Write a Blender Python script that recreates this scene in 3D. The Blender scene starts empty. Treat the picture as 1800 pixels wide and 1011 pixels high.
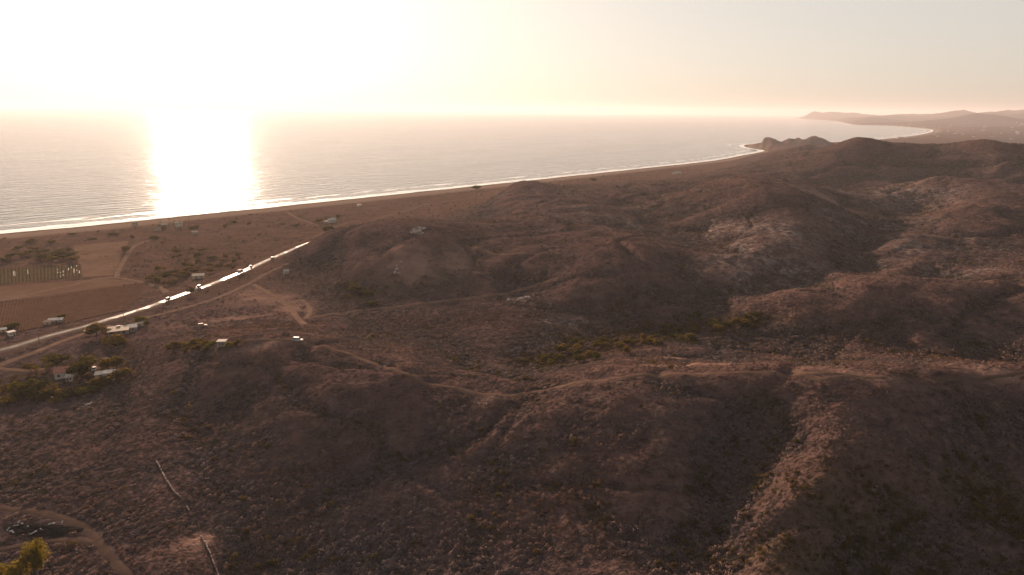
import bpy, math, random
import numpy as np
from mathutils import Matrix, Vector

# ------------------------------------------------------------------ camera
scene = bpy.context.scene
COL = scene.collection
EYE = np.array([0.0, 0.0, 150.0])
PITCH, ROLL, FPX = 14.55, 0.55, 1200.0
cam_data = bpy.data.cameras.new('camera')
cam = bpy.data.objects.new('camera', cam_data)
COL.objects.link(cam)
CAM_R = Matrix.Rotation(math.radians(90 - PITCH), 3, 'X') @ Matrix.Rotation(math.radians(ROLL), 3, 'Z')
cam.matrix_world = Matrix.Translation(Vector(EYE)) @ CAM_R.to_4x4()
cam_data.sensor_fit = 'HORIZONTAL'
cam_data.angle = 2 * math.atan(900 / FPX)
cam_data.clip_start = 1.0
cam_data.clip_end = 120000.0
scene.camera = cam

# ------------------------------------------------------------------ sky, sun, exposure
SUN_AZ, SUN_EL = -24.0, 11.0          # degrees; azimuth from +Y, negative to the left
world = bpy.data.worlds.new('World')
scene.world = world
world.use_nodes = True
wn = world.node_tree
for n in list(wn.nodes):
    wn.nodes.remove(n)
sky = wn.nodes.new('ShaderNodeTexSky')
sky.sky_type = 'NISHITA'
sky.sun_disc = False
sky.sun_elevation = math.radians(SUN_EL)
sky.sun_rotation = math.radians(SUN_AZ)
sky.altitude = 0
sky.air_density = 1.0
sky.dust_density = 2.4
sky.ozone_density = 0.0
bg = wn.nodes.new('ShaderNodeBackground')
bg.inputs['Strength'].default_value = 0.15
wo = wn.nodes.new('ShaderNodeOutputWorld')
gam = wn.nodes.new('ShaderNodeGamma')
gam.inputs['Gamma'].default_value = 0.30      # a hazy evening sky: the glow round the sun is spread widely
wn.links.new(sky.outputs[0], gam.inputs[0])
hsv = wn.nodes.new('ShaderNodeHueSaturation')
hsv.inputs['Saturation'].default_value = 0.72
wn.links.new(gam.outputs[0], hsv.inputs['Color'])
tint = wn.nodes.new('ShaderNodeMix')
tint.data_type = 'RGBA'
tint.blend_type = 'MULTIPLY'
tint.inputs[0].default_value = 1.0
tint.inputs[7].default_value = (1.02, 0.985, 0.965, 1)
wn.links.new(hsv.outputs[0], tint.inputs[6])
wn.links.new(tint.outputs[2], bg.inputs[0])
wn.links.new(bg.outputs[0], wo.inputs[0])
sun_data = bpy.data.lights.new('sun', 'SUN')
sun_data.energy = 4.2
sun_data.angle = math.radians(0.5)
sun_data.color = (1.0, 0.70, 0.50)
sun = bpy.data.objects.new('sun', sun_data)
COL.objects.link(sun)
_a, _e = math.radians(SUN_AZ), math.radians(SUN_EL)
SUN_DIR = Vector((math.sin(_a) * math.cos(_e), math.cos(_a) * math.cos(_e), math.sin(_e)))
sun.rotation_euler = SUN_DIR.to_track_quat('Z', 'Y').to_euler()
scene.view_settings.view_transform = 'Standard'
scene.view_settings.look = 'None'
scene.view_settings.exposure = 1.5
scene.view_settings.gamma = 1.0
scene.view_settings.use_curve_mapping = False
scene.render.engine = 'CYCLES'
scene.cycles.use_denoising = True
scene.cycles.max_bounces = 5
scene.cycles.diffuse_bounces = 2
scene.cycles.glossy_bounces = 2
scene.cycles.volume_bounces = 1
scene.cycles.sample_clamp_indirect = 8.0
HAZE_DENSITY, HAZE_G = 4.4e-5, 0.26

# ------------------------------------------------------------------ survey helpers: a bearing and a height (or a range) give a place on the ground
_R = np.array(CAM_R)
def _ray(px, py):
    d = _R @ np.array([(px - 900) / FPX, -(py - 505.5) / FPX, -1.0])
    return d
def gz(px, py, z):
    d = _ray(px, py)
    t = (z - EYE[2]) / d[2]
    p = EYE + d * t
    return (p[0], p[1], z)
def gr(px, py, r):
    d = _ray(px, py)
    t = r / math.hypot(d[0], d[1])
    p = EYE + d * t
    return (p[0], p[1], p[2])
def gw(px, r, z):
    d = _ray(px, 200)
    k = r / math.hypot(d[0], d[1])
    return (d[0] * k, d[1] * k, z)

# ------------------------------------------------------------------ noise
def _hash(ix, iy, seed):
    h = (ix.astype(np.int64) * 374761393 + iy.astype(np.int64) * 668265263 + seed * 1442695041) & 0xFFFFFFFF
    h = ((h ^ (h >> 13)) * 1274126177) & 0xFFFFFFFF
    return ((h ^ (h >> 16)) & 0xFFFF) / 65536.0
def perlin(x, y, seed=0):
    ix, iy = np.floor(x), np.floor(y)
    fx, fy = x - ix, y - iy
    def g(ox, oy):
        a = _hash(ix + ox, iy + oy, seed) * 2 * np.pi
        return np.cos(a) * (fx - ox) + np.sin(a) * (fy - oy)
    u = fx * fx * fx * (fx * (fx * 6 - 15) + 10)
    v = fy * fy * fy * (fy * (fy * 6 - 15) + 10)
    return ((g(0, 0) * (1 - u) + g(1, 0) * u) * (1 - v) + (g(0, 1) * (1 - u) + g(1, 1) * u) * v) * 1.5
def fbm(x, y, octaves=4, seed=0):
    s, a, t = 0.0, 1.0, 0.0
    for k in range(octaves):
        s = s + a * perlin(x * 2 ** k + 13.7 * k, y * 2 ** k - 7.3 * k, seed + k)
        t += a
        a *= 0.5
    return s / t
def ridged(x, y, octaves=3, seed=0):
    s, a, t = 0.0, 1.0, 0.0
    for k in range(octaves):
        s = s + a * (1 - 2 * np.abs(perlin(x * 2 ** k + 5.1 * k, y * 2 ** k + 3.3 * k, seed + k)))
        t += a
        a *= 0.5
    return s / t
def sstep(a, b, x):
    t = np.clip((x - a) / (b - a), 0, 1)
    return t * t * (3 - 2 * t)

# ------------------------------------------------------------------ shoreline
shore_px = [gz(0, 411, 0), gz(150, 397.5, 0), gz(340, 378, 0), gz(500, 362, 0), gz(650, 346.5, 0), gz(800, 331, 0), gz(1000, 310, 0),
            gz(1150, 294, 0), gz(1250, 283, 0), gz(1310, 272.5, 0), gz(1345, 265, 0), gz(1322, 261, 0), gz(1308, 257, 0), gz(1320, 253.5, 0), gz(1390, 251, 0),
            gz(1470, 249.5, 0), gz(1520, 247, 0), gz(1560, 243.5, 0), gz(1610, 238, 0), gz(1640, 231, 0), gz(1628, 226.5, 0), gz(1560, 221, 0),
            gw(1508, 10700, 0), gw(1488, 12500, 0), gw(1470, 15500, 0), gw(1440, 18500, 0), gw(1400, 22000, 0), gw(1393, 23500, 0)]
shore_pts = np.array([p[:2] for p in shore_px])
d0 = shore_pts[0] - shore_pts[2]
d0 /= np.linalg.norm(d0)
lead = [shore_pts[0] + d0 * k for k in (9000, 5000, 2500, 1200, 500)]
shore_pts = np.vstack([lead, shore_pts])
def catmull(P, n):
    P = np.asarray(P, float)
    Q = np.vstack([2 * P[0] - P[1], P, 2 * P[-1] - P[-2]])
    out = []
    for i in range(1, len(Q) - 2):
        for k in range(n):
            t = k / n
            out.append(0.5 * (2 * Q[i] + (Q[i + 1] - Q[i - 1]) * t + (2 * Q[i - 1] - 5 * Q[i] + 4 * Q[i + 1] - Q[i + 2]) * t * t
                              + (3 * Q[i] - Q[i - 1] - 3 * Q[i + 1] + Q[i + 2]) * t ** 3))
    out.append(P[-1])
    return np.array(out)
shore_line = catmull(shore_pts, 4)
tip = shore_line[-1]
close = [gw(1402, 26000, 0)[:2], gw(1420, 60000, 0)[:2], (70000, 60000), (70000, -60000), (-60000, -60000), tuple(shore_line[0] + np.array([-30000, -8000]))]
shore_poly = np.vstack([shore_line, np.array(close)])
def shore_distance(x, y):
    """signed distance to the waterline, positive on land"""
    x, y = np.asarray(x, float), np.asarray(y, float)
    best = np.full(x.shape, 1e18)
    inside = np.zeros(x.shape, bool)
    n = len(shore_poly)
    for i in range(n):
        ax, ay = shore_poly[i]
        bx, by = shore_poly[(i + 1) % n]
        c = ((ay > y) != (by > y)) & (x < (bx - ax) * (y - ay) / (by - ay + 1e-12) + ax)
        inside ^= c
        dx, dy = bx - ax, by - ay
        t = np.clip(((x - ax) * dx + (y - ay) * dy) / (dx * dx + dy * dy), 0, 1)
        best = np.minimum(best, (x - ax - t * dx) ** 2 + (y - ay - t * dy) ** 2)
    d = np.sqrt(best)
    return np.where(inside, d, -d)

# ------------------------------------------------------------------ relief: surveyed heights on ridges, valleys and the plain
K = []
def zz(*rows):
    for px, py, z in rows: K.append(gz(px, py, z))
def rr(*rows):
    for px, py, r in rows: K.append(gr(px, py, r))
def ww(*rows):
    for px, r, z in rows: K.append(gw(px, r, z))
# coastal plain, highway and farm
zz((0, 430, 6), (150, 440, 6.5), (300, 430, 7), (0, 470, 8), (0, 500, 10), (150, 500, 10), (280, 500, 11), (0, 560, 14), (100, 560, 14), (400, 410, 8),
   (500, 390, 8), (580, 376, 8), (450, 450, 11), (0, 612, 17), (150, 577, 16), (290, 528, 15), (410, 484, 14), (540, 432, 13), (600, 396, 10),
   (210, 590, 19), (117, 665, 19), (195, 668, 20), (0, 650, 17), (20, 700, 18), (0, 750, 19), (30, 850, 19), (0, 895, 20), (150, 920, 21), (210, 1000, 22),
   (0, 1000, 20), (150, 800, 22), (155, 710, 21), (250, 720, 24), (340, 1000, 24), (300, 850, 24), (350, 575, 22), (450, 520, 18), (530, 545, 20),
   (480, 490, 17), (390, 550, 20), (560, 553, 21), (700, 540, 23), (920, 512, 28), (-250, 900, 20), (-250, 700, 17), (-250, 560, 13), (-250, 450, 7))
# near ridge that carries the dirt road
zz((300, 612, 26), (390, 603, 36), (450, 598, 40), (524, 600, 41), (580, 612, 41), (620, 625, 40), (700, 655, 39), (770, 675, 37), (830, 688, 36), (880, 692, 36),
   (950, 686, 38), (1050, 668, 43), (1150, 660, 46), (1300, 655, 50), (1420, 657, 53), (1560, 662, 55), (1680, 660, 55), (1790, 655, 56), (1950, 660, 56))
# its slope towards the camera: spurs and gullies
zz((400, 720, 27.5), (420, 1011, 19), (700, 1011, 20), (780, 1020, 21.5), (900, 800, 31), (1400, 690, 50), (1345, 760, 39.5), (1295, 850, 32.5), (1255, 950, 28), (1230, 1020, 26), (1560, 690, 54), (1510, 740, 50),
   (1450, 800, 45.5), (1395, 880, 39), (1350, 960, 34), (1330, 1020, 32), (1180, 800, 39), (1100, 1010, 27), (1040, 850, 31),
   (1650, 750, 47), (1780, 720, 49), (1600, 850, 40), (1750, 850, 38), (1550, 960, 31), (1700, 960, 31), (1800, 1011, 29), (1500, 1020, 28), (1950, 850, 38), (1950, 1020, 29))
ww((0, 90, 20), (500, 90, 21), (900, 90, 22), (1300, 90, 25), (1800, 90, 28), (900, 1, 26))
K += [(-150, -60, 22), (0, -120, 32), (150, -60, 34), (-400, -300, 25), (400, -300, 50), (0, -900, 60), (-900, 0, 8), (900, 0, 60), (-1500, -800, 15), (1500, -800, 80), (-1400, 300, 6)]
# green valley behind it
zz((640, 600, 27), (760, 620, 26), (930, 650, 24), (850, 600, 25), (1000, 610, 25), (1130, 595, 26), (1200, 575, 27), (1250, 556, 29), (1330, 516, 31),
   (1420, 500, 33), (1490, 480, 35), (1520, 442, 37), (1560, 406, 40), (1620, 370, 44))
# ridges on the right
zz((1290, 537, 34), (1400, 520, 44), (1500, 512, 48), (1600, 510, 50), (1700, 508, 51), (1800, 505, 52), (1950, 500, 54),
   (1320, 600, 30), (1450, 615, 33), (1600, 622, 36), (1750, 620, 38), (1900, 615, 40), (1650, 492, 42), (1580, 477, 44), (1700, 468, 48), (1800, 465, 50),
   (1700, 440, 44), (1800, 430, 48), (1650, 400, 52), (1700, 370, 58), (1800, 380, 56), (1560, 345, 55), (1640, 315, 72), (1720, 320, 72), (1800, 330, 70), (1950, 325, 74), (1560, 430, 45), (1950, 430, 55))
# pale middle hillside and the hill behind it
zz((1180, 432, 40), (1250, 390, 47), (1330, 385, 55), (1400, 430, 50), (1440, 470, 42), (1330, 450, 45), (1300, 490, 38), (1400, 380, 58), (1440, 390, 54),
   (1330, 345, 68), (1400, 355, 66), (1470, 370, 55), (1200, 335, 52), (1010, 345, 42), (1100, 365, 40), (1150, 395, 37), (1050, 385, 45), (1000, 365, 46),
   (950, 380, 44), (900, 410, 38), (1000, 415, 42), (1100, 420, 44), (1230, 440, 36))
rr((1330, 313, 830), (1270, 322, 850), (1400, 326, 810), (1120, 332, 950))
# dark round hill and quarry hill
zz((950, 450, 44), (1130, 455, 50), (1200, 475, 40), (1000, 500, 38), (1060, 510, 38), (1130, 520, 35), (1000, 570, 27), (1100, 560, 28), (880, 560, 26), (880, 440, 38),
   (720, 440, 43), (760, 480, 32), (700, 520, 25), (640, 480, 30), (600, 450, 30), (560, 480, 20), (620, 520, 22), (830, 480, 33), (860, 500, 30))
rr((1060, 437, 500), (553, 426, 650), (580, 413, 645), (620, 399, 635), (690, 388, 620), (740, 392, 610), (790, 410, 580), (835, 432, 560))
zz((740, 370, 12), (850, 390, 25), (800, 365, 14), (850, 346, 10), (860, 352, 13), (650, 372, 10), (1000, 330, 28))
rr((930, 322, 1050), (900, 330, 1050), (970, 330, 1050))
zz((1000, 318, 6), (1100, 306, 6), (1200, 297, 8), (1150, 315, 14), (1250, 305, 20), (1290, 290, 16))
# big dark hill, spur to the cove, headland
rr((1510, 250, 1400), (1450, 270, 1380), (1400, 290, 1350), (1480, 256, 1400), (1545, 256, 1400), (1580, 264, 1400), (1610, 255, 1500), (1660, 259, 1470), (1700, 252, 1450), (1730, 250, 1450), (1765, 254, 1420), (1790, 262, 1400), (1840, 266, 1380), (1900, 258, 1400), (1400, 263, 2000), (1440, 257, 2000), (1350, 277, 1900), (1300, 300, 1500))
zz((1440, 325, 42), (1500, 326, 41))
ww((1560, 1180, 42), (1620, 1190, 43), (1680, 1190, 44), (1750, 1180, 46), (1820, 1150, 48), (1900, 1150, 50))
ww((1500, 1750, 45), (1620, 1800, 40), (1750, 1800, 45), (1500, 2200, 15), (1650, 2200, 15), (1800, 2200, 20), (1950, 1800, 40), (1420, 2500, 22), (1500, 2700, 9), (1700, 2800, 10), (1900, 3000, 14))
ww((1350, 3050, 18), (1390, 3080, 21), (1430, 3060, 24), (1465, 3000, 24))
HUMPS = [(1354, 3130, 38, 40), (1343, 3160, 20, 34), (1395, 3120, 46, 28), (1408, 3140, 24, 36), (1437, 3070, 38, 64)]
ww((1420, 2700, 25), (1480, 3300, 6), (1600, 3500, 8), (1800, 3600, 14), (1600, 4500, 8), (1800, 4500, 12), (2000, 4500, 20))
K = np.array(K)
def _warp(x, y):
    r = np.hypot(x, y) + 1e-6
    k = 250 * np.arcsinh(r / 250) / r
    return x * k, y * k
KC = 7.0
KX, KY = _warp(K[:, 0], K[:, 1])
_A = -np.sqrt((KX[:, None] - KX[None, :]) ** 2 + (KY[:, None] - KY[None, :]) ** 2 + KC ** 2)
_n = len(K)
_M = np.zeros((_n + 1, _n + 1))
_M[:_n, :_n] = _A + np.eye(_n) * 0.5
_M[:_n, _n] = 1
_M[_n, :_n] = 1
_W = np.linalg.solve(_M, np.append(K[:, 2], 0))
def relief(x, y):
    out = np.empty(x.shape)
    x, y = _warp(x, y)
    for a in range(0, len(x), 20000):
        sx, sy = x[a:a + 20000, None], y[a:a + 20000, None]
        out[a:a + 20000] = -np.sqrt((sx - KX[None, :]) ** 2 + (sy - KY[None, :]) ** 2 + KC ** 2) @ _W[:_n] + _W[_n]
    return out
# far hills: bearing, range, height, half width across, half depth
FAR_HILLS = [(1430, 21500, 204, 420, 900), (1462, 21000, 175, 700, 900), (1500, 20500, 159, 700, 800), (1535, 13500, 85, 420, 500), (1520, 11500, 29, 300, 300),
             (1688, 17000, 214, 600, 900), (1640, 19000, 148, 1500, 1000), (1740, 15000, 148, 900, 900), (1730, 11500, 140, 520, 700), (1690, 11000, 59, 700, 700), (1795, 16500, 226, 900, 900),
             (1900, 15000, 218, 1200, 2000), (1640, 10000, 34, 350, 300), (1580, 16000, 117, 900, 700), (2100, 9000, 102, 900, 900)]
HIGHWAY = [(-420, 705, 19), (-200, 665, 18.5), (0, 616, 17), (79, 592.5, 16.5), (119, 582, 16), (150, 574, 16), (208, 556, 15.5), (257, 541, 15), (300, 525, 14.8), (340, 510.5, 14.6), (378, 497, 14.3),
           (428, 477, 14), (476, 455, 13.6), (537, 429.5, 13), (560, 422, 13), (600, 411, 13), (650, 400, 13), (720, 398, 13)]
HW = catmull(np.array([gz(*p) for p in HIGHWAY]), 6)
def near_line(x, y, L):
    """distance to a 3-D polyline in plan, and its height at the nearest place"""
    best, hz = np.full(x.shape, 1e9), np.zeros(x.shape)
    for i in range(len(L) - 1):
        (ax, ay, az), (bx, by, bz) = L[i], L[i + 1]
        dx, dy = bx - ax, by - ay
        t = np.clip(((x - ax) * dx + (y - ay) * dy) / (dx * dx + dy * dy), 0, 1)
        q = np.hypot(x - ax - t * dx, y - ay - t * dy)
        m = q < best
        best = np.where(m, q, best)
        hz = np.where(m, az + t * (bz - az), hz)
    return best, hz
def height(x, y):
    x, y = np.asarray(x, float), np.asarray(y, float)
    shp = x.shape
    x, y = x.ravel(), y.ravel()
    r = np.hypot(x, y)
    d = shore_distance(x, y) + 5.0 * fbm(x / 90, y / 90, 3, 3) * sstep(0, 1500, r)
    near = r < 5200
    h = np.full(x.shape, 8.0)
    hn = np.zeros(x.shape)
    hn[near] = relief(x[near], y[near])
    hf = 7 + 0.006 * np.clip(d, 0, 6000)
    fh = np.zeros(x.shape)
    for px, rr_, z, wa, wd in FAR_HILLS:
        cx, cy, _ = gw(px, rr_, 0)
        ux, uy = cx / rr_, cy / rr_
        al, ac = (x - cx) * ux + (y - cy) * uy, (x - cx) * uy - (y - cy) * ux
        q = np.sqrt((ac / wa) ** 2 + (al / wd) ** 2)
        fh = np.maximum(fh, z * np.exp(-q ** 1.7 * 0.7))
    hf = hf + fh * (1 + 0.30 * fbm(x / 500, y / 500, 4, 40))
    k = sstep(3600, 5000, r)
    h = hn * (1 - k) + hf * k
    # erosion on the slopes
    hill = sstep(17, 36, h) * (1 - sstep(4000, 6000, r))
    sc = 1 + 1.6 * sstep(900, 1600, r)
    wx, wy = 12 * fbm(x / 70, y / 70, 2, 91), 12 * fbm(x / 70, y / 70, 2, 92)
    h = h + hill * sc * (3.4 * ridged((x + wx) / (85 * sc), (y + wy) / (85 * sc), 3, 11) - 1.3)
    h = h + hill * sc * 4.0 * ridged((x + 2 * wx) / (200 * sc), (y + 2 * wy) / (200 * sc), 2, 14) * sstep(300, 460, r)
    # narrow washes cut into the slopes
    gx, gy = x + 2.2 * wx, y + 2.2 * wy
    for wl, dep, seed in ((150, 3.0, 61), (80, 1.6, 67)):
        g = np.clip(1 - np.abs(perlin(gx / (wl * sc), gy / (wl * sc), seed)) / 0.11, 0, 1)
        h = h - hill * dep * sc * g ** 1.4
    h = h + (0.25 + 0.6 * hill) * fbm(x / 14, y / 14, 3, 17) * (1 - sstep(1500, 4000, r))
    h = h + 0.9 * fbm(x / 160, y / 160, 2, 19)
    # the highway lies level in a shallow cut
    m = (r < 1500) & (h < 40)
    q, hz = near_line(x[m], y[m], HW)
    k = 1 - sstep(8, 22, q)
    h[m] = h[m] * (1 - k) + (hz - 0.1) * k
    # headland crags
    hx, hy, _ = gw(1390, 3100, 0)
    cr = np.exp(-(((x - hx) / 300) ** 2 + ((y - hy) / 300) ** 2))
    hump = np.zeros(x.shape)
    for px, r_, z, w in HUMPS:
        bx, by, _ = gw(px, r_, 0)
        hump = np.maximum(hump, z * np.exp(-(((x - bx) ** 2 + (y - by) ** 2) / (w * w)) ** 0.62))
    h = h + hump + cr * 9 * ridged(x / 60, y / 60, 4, 23)
    # beach, dune, sea bed
    beach = np.minimum(0.055 * d, 2.6) + 2.2 * sstep(55, 100, d) * (1 + 0.6 * fbm(x / 30, y / 30, 2, 29))
    steep = sstep(0.25, 0.6, cr)
    far = sstep(5000, 9000, r)
    w0 = 45 - 40 * steep
    w1 = 150 - 125 * steep + 250 * far
    k = sstep(0, 1, (d - w0) / (w1 - w0))
    h = beach * (1 - k) + np.maximum(h, 1.2) * k
    h = np.where(d < 0, np.maximum(0.05 * d, -8), h)
    return h.reshape(shp), d.reshape(shp)

# ------------------------------------------------------------------ ground sheet: rings round the survey point, dense where it is near
_th = np.concatenate([np.linspace(-180, -48, 60, endpoint=False), np.linspace(-48, 48, 960, endpoint=False), np.linspace(48, 180, 60, endpoint=False)])
TH = np.radians(_th)
RG = np.concatenate([[2, 8, 16, 26, 38, 50], np.exp(np.linspace(math.log(62), math.log(1600), 500, endpoint=False)), np.exp(np.linspace(math.log(1600), math.log(46000), 190))])
NT, NR = len(TH), len(RG)
GX = np.sin(TH)[:, None] * RG[None, :]
GY = np.cos(TH)[:, None] * RG[None, :]
GZ, GD = height(GX, GY)
def ground(x, y):
    """height of the ground sheet under points (bilinear in its own grid)"""
    x, y = np.atleast_1d(np.asarray(x, float)), np.atleast_1d(np.asarray(y, float))
    th, r = np.degrees(np.arctan2(x, y)), np.hypot(x, y)
    i = np.clip(np.searchsorted(_th, th, side='right') - 1, 0, NT - 2)
    j = np.clip(np.searchsorted(RG, r, side='right') - 1, 0, NR - 2)
    u = np.clip((th - _th[i]) / (_th[i + 1] - _th[i]), 0, 1)
    v = np.clip((r - RG[j]) / (RG[j + 1] - RG[j]), 0, 1)
    return (GZ[i, j] * (1 - u) + GZ[i + 1, j] * u) * (1 - v) + (GZ[i, j + 1] * (1 - u) + GZ[i + 1, j + 1] * u) * v
def gnd(x, y):
    return float(ground(x, y)[0])
_ts = np.exp(np.linspace(math.log(60), math.log(30000), 4000))
def hit(px, py):
    """where a line of sight first meets the ground"""
    d = _ray(px, py)
    d = d / math.hypot(d[0], d[1])
    X, Y, Z = d[0] * _ts, d[1] * _ts, EYE[2] + d[2] * _ts
    b = np.nonzero(ground(X, Y) > Z)[0]
    k = b[0] if len(b) else len(_ts) - 1
    return Vector((X[k], Y[k], float(ground(X[k], Y[k])[0])))

def mesh_from(name, co, faces, mat, smooth=False, attrs=None):
    """co (n,3); faces (m,3) or (m,4) array"""
    me = bpy.data.meshes.new(name)
    co = np.asarray(co, np.float32)
    faces = np.asarray(faces, np.int32)
    k = faces.shape[1]
    me.vertices.add(len(co))
    me.vertices.foreach_set('co', co.ravel())
    me.loops.add(faces.size)
    me.loops.foreach_set('vertex_index', faces.ravel())
    me.polygons.add(len(faces))
    me.polygons.foreach_set('loop_start', np.arange(0, faces.size, k, dtype=np.int32))
    me.polygons.foreach_set('use_smooth', np.full(len(faces), smooth))
    for an, (kind, val) in (attrs or {}).items():
        at = me.attributes.new(an, kind, 'POINT')
        at.data.foreach_set('value' if kind == 'FLOAT' else 'color', np.asarray(val, np.float32).ravel())
    me.update(calc_edges=True)
    me.validate()
    for m in (mat if isinstance(mat, (list, tuple)) else [mat]):
        me.materials.append(m)
    return me
def link(name, me, parent=None, loc=None):
    o = bpy.data.objects.new(name, me)
    COL.objects.link(o)
    if parent is not None: o.parent = parent
    if loc is not None: o.location = loc
    return o
def grid_faces(n, m, wrap=False):
    i = np.arange(n if wrap else n - 1)[:, None]
    j = np.arange(m - 1)[None, :]
    i2 = (i + 1) % n
    f = np.stack([i * m + j, i * m + j + 1, i2 * m + j + 1, i2 * m + j], -1)
    return f.reshape(-1, 4)

# ------------------------------------------------------------------ material helpers
def new_mat(name):
    m = bpy.data.materials.new(name)
    m.use_nodes = True
    nt = m.node_tree
    b = nt.nodes['Principled BSDF']
    return m, nt, b
def N(nt, kind, **kw):
    n = nt.nodes.new(kind)
    for k, v in kw.items():
        if k.startswith('_'): setattr(n, k[1:], v)
        else: n.inputs[k.replace('__', ' ')].default_value = v
    return n
def mixc(nt, fac, a, b, mode='MIX'):
    n = nt.nodes.new('ShaderNodeMix')
    n.data_type = 'RGBA'
    n.blend_type = mode
    for s, v in ((n.inputs[0], fac), (n.inputs[6], a), (n.inputs[7], b)):
        if hasattr(v, 'is_linked'): nt.links.new(v, s)
        elif isinstance(v, (int, float)): s.default_value = v
        else: s.default_value = (*v, 1)
    return n.outputs[2]
def ramp(nt, src, a, b, lo=0.0, hi=1.0):
    n = nt.nodes.new('ShaderNodeMapRange')
    n.interpolation_type = 'SMOOTHSTEP'
    nt.links.new(src, n.inputs[0])
    for k, v in zip((1, 2, 3, 4), (a, b, lo, hi)): n.inputs[k].default_value = v
    return n.outputs[0]
def noise(nt, vec, scale, detail=4.0, rough=0.55):
    n = nt.nodes.new('ShaderNodeTexNoise')
    n.inputs['Scale'].default_value = scale
    n.inputs['Detail'].default_value = detail
    n.inputs['Roughness'].default_value = rough
    if vec is not None: nt.links.new(vec, n.inputs['Vector'])
    return n.outputs[0]
def math_(nt, op, a, b=0.0):
    n = nt.nodes.new('ShaderNodeMath')
    n.operation = op
    for s, v in zip(n.inputs, (a, b)):
        if hasattr(v, 'is_linked'): nt.links.new(v, s)
        else: s.default_value = v
    return n.outputs[0]
def worldpos(nt):
    return nt.nodes.new('ShaderNodeNewGeometry').outputs['Position']
def bump(nt, b, h, strength, dist):
    n = nt.nodes.new('ShaderNodeBump')
    n.inputs['Strength'].default_value = strength
    n.inputs['Distance'].default_value = dist
    nt.links.new(h, n.inputs['Height'])
    nt.links.new(n.outputs[0], b.inputs['Normal'])
def plain(name, col, rough=0.8, var=0.15, scale=1.5, spec=0.3, metal=0.0):
    """a colour with a little procedural unevenness"""
    m, nt, b = new_mat(name)
    tc = nt.nodes.new('ShaderNodeTexCoord').outputs['Object']
    f = noise(nt, tc, scale, 4)
    c = mixc(nt, f, tuple(v * (1 - var) for v in col), tuple(min(1, v * (1 + var)) for v in col))
    nt.links.new(c, b.inputs['Base Color'])
    b.inputs['Roughness'].default_value = rough
    b.inputs['Specular IOR Level'].default_value = spec
    b.inputs['Metallic'].default_value = metal
    return m
def tag(o, label=None, cat=None, group=None, kind=None):
    if label: o['label'] = label
    if cat: o['category'] = cat
    if group: o['group'] = group
    if kind: o['kind'] = kind
    return o

# ------------------------------------------------------------------ what covers the ground where (bare, pale, green, reddish)
def spot(x, y, px, py, rx, ry=None, soft=1.0):
    """a patch round a surveyed point; rx across the line of sight, ry along it (metres)"""
    c = hit(px, py)
    r = math.hypot(c.x, c.y)
    ux, uy = c.x / r, c.y / r
    al, ac = (x - c.x) * ux + (y - c.y) * uy, (x - c.x) * uy - (y - c.y) * ux
    return np.exp(-((ac / rx) ** 2 + (al / (ry or rx)) ** 2))
def covers(x, y):
    n1 = fbm(x / 35, y / 35, 4, 51)
    pale = 0 * x
    for px, py, rx, ry in ((1020, 372, 28, 60), (1115, 368, 22, 25), (1080, 390, 30, 40), (1250, 408, 30, 20), (1330, 400, 60, 60), (1345, 460, 50, 60), (1480, 385, 22, 50), (1440, 345, 40, 60), (1600, 430, 40, 45), (1700, 432, 40, 25),
                           (1590, 345, 60, 90), (1640, 480, 45, 12), (915, 525, 7, 10), (735, 408, 6, 10), (1000, 565, 22, 6), (1560, 400, 40, 40), (1500, 340, 50, 40)):
        pale = np.maximum(pale, spot(x, y, px, py, rx, ry))
    pale = np.clip(pale * (0.75 + 1.5 * n1), 0, 1)
    green = 0 * x
    for px, py, rx, ry in ((1130, 588, 28, 16), (1200, 575, 25, 14), (1060, 600, 25, 14), (960, 635, 16, 12), (1300, 570, 25, 12), (1180, 600, 24, 6), (330, 610, 14, 7), (400, 608, 10, 5), (60, 660, 20, 22), (140, 655, 26, 16), (40, 455, 60, 30), (1400, 985, 16, 10), (1560, 960, 30, 18), (1720, 880, 20, 18), (370, 455, 30, 30), (640, 520, 14, 14), (620, 500, 10, 10), (1120, 535, 14, 10)):
        green = np.maximum(green, spot(x, y, px, py, rx, ry))
    green = np.clip(green * (0.7 + 0.9 * n1), 0, 1)
    bare = 0 * x
    for px, py, rx, ry in ((470, 525, 22, 18), (520, 540, 12, 22), (440, 515, 14, 12), (360, 565, 25, 8), (1250, 640, 18, 4), (1210, 632, 16, 4), (1750, 655, 14, 5), (1500, 655, 16, 4), (740, 470, 26, 26), (800, 460, 18, 22), (700, 450, 12, 20),
                           (350, 950, 5, 4), (1460, 352, 60, 12), (470, 605, 14, 4), (1180, 645, 14, 3), (420, 560, 20, 5), (200, 648, 5, 10), (165, 645, 4, 8)):
        bare = np.maximum(bare, spot(x, y, px, py, rx, ry))
    bare = np.clip(bare * (1.0 + 0.9 * n1), 0, 1)
    return pale, green, bare
_near = (RG < 3700)
_pa, _gr, _ba = np.zeros_like(GX), np.zeros_like(GX), np.zeros_like(GX)
_pa[:, _near], _gr[:, _near], _ba[:, _near] = covers(GX[:, _near], GY[:, _near])

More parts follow.
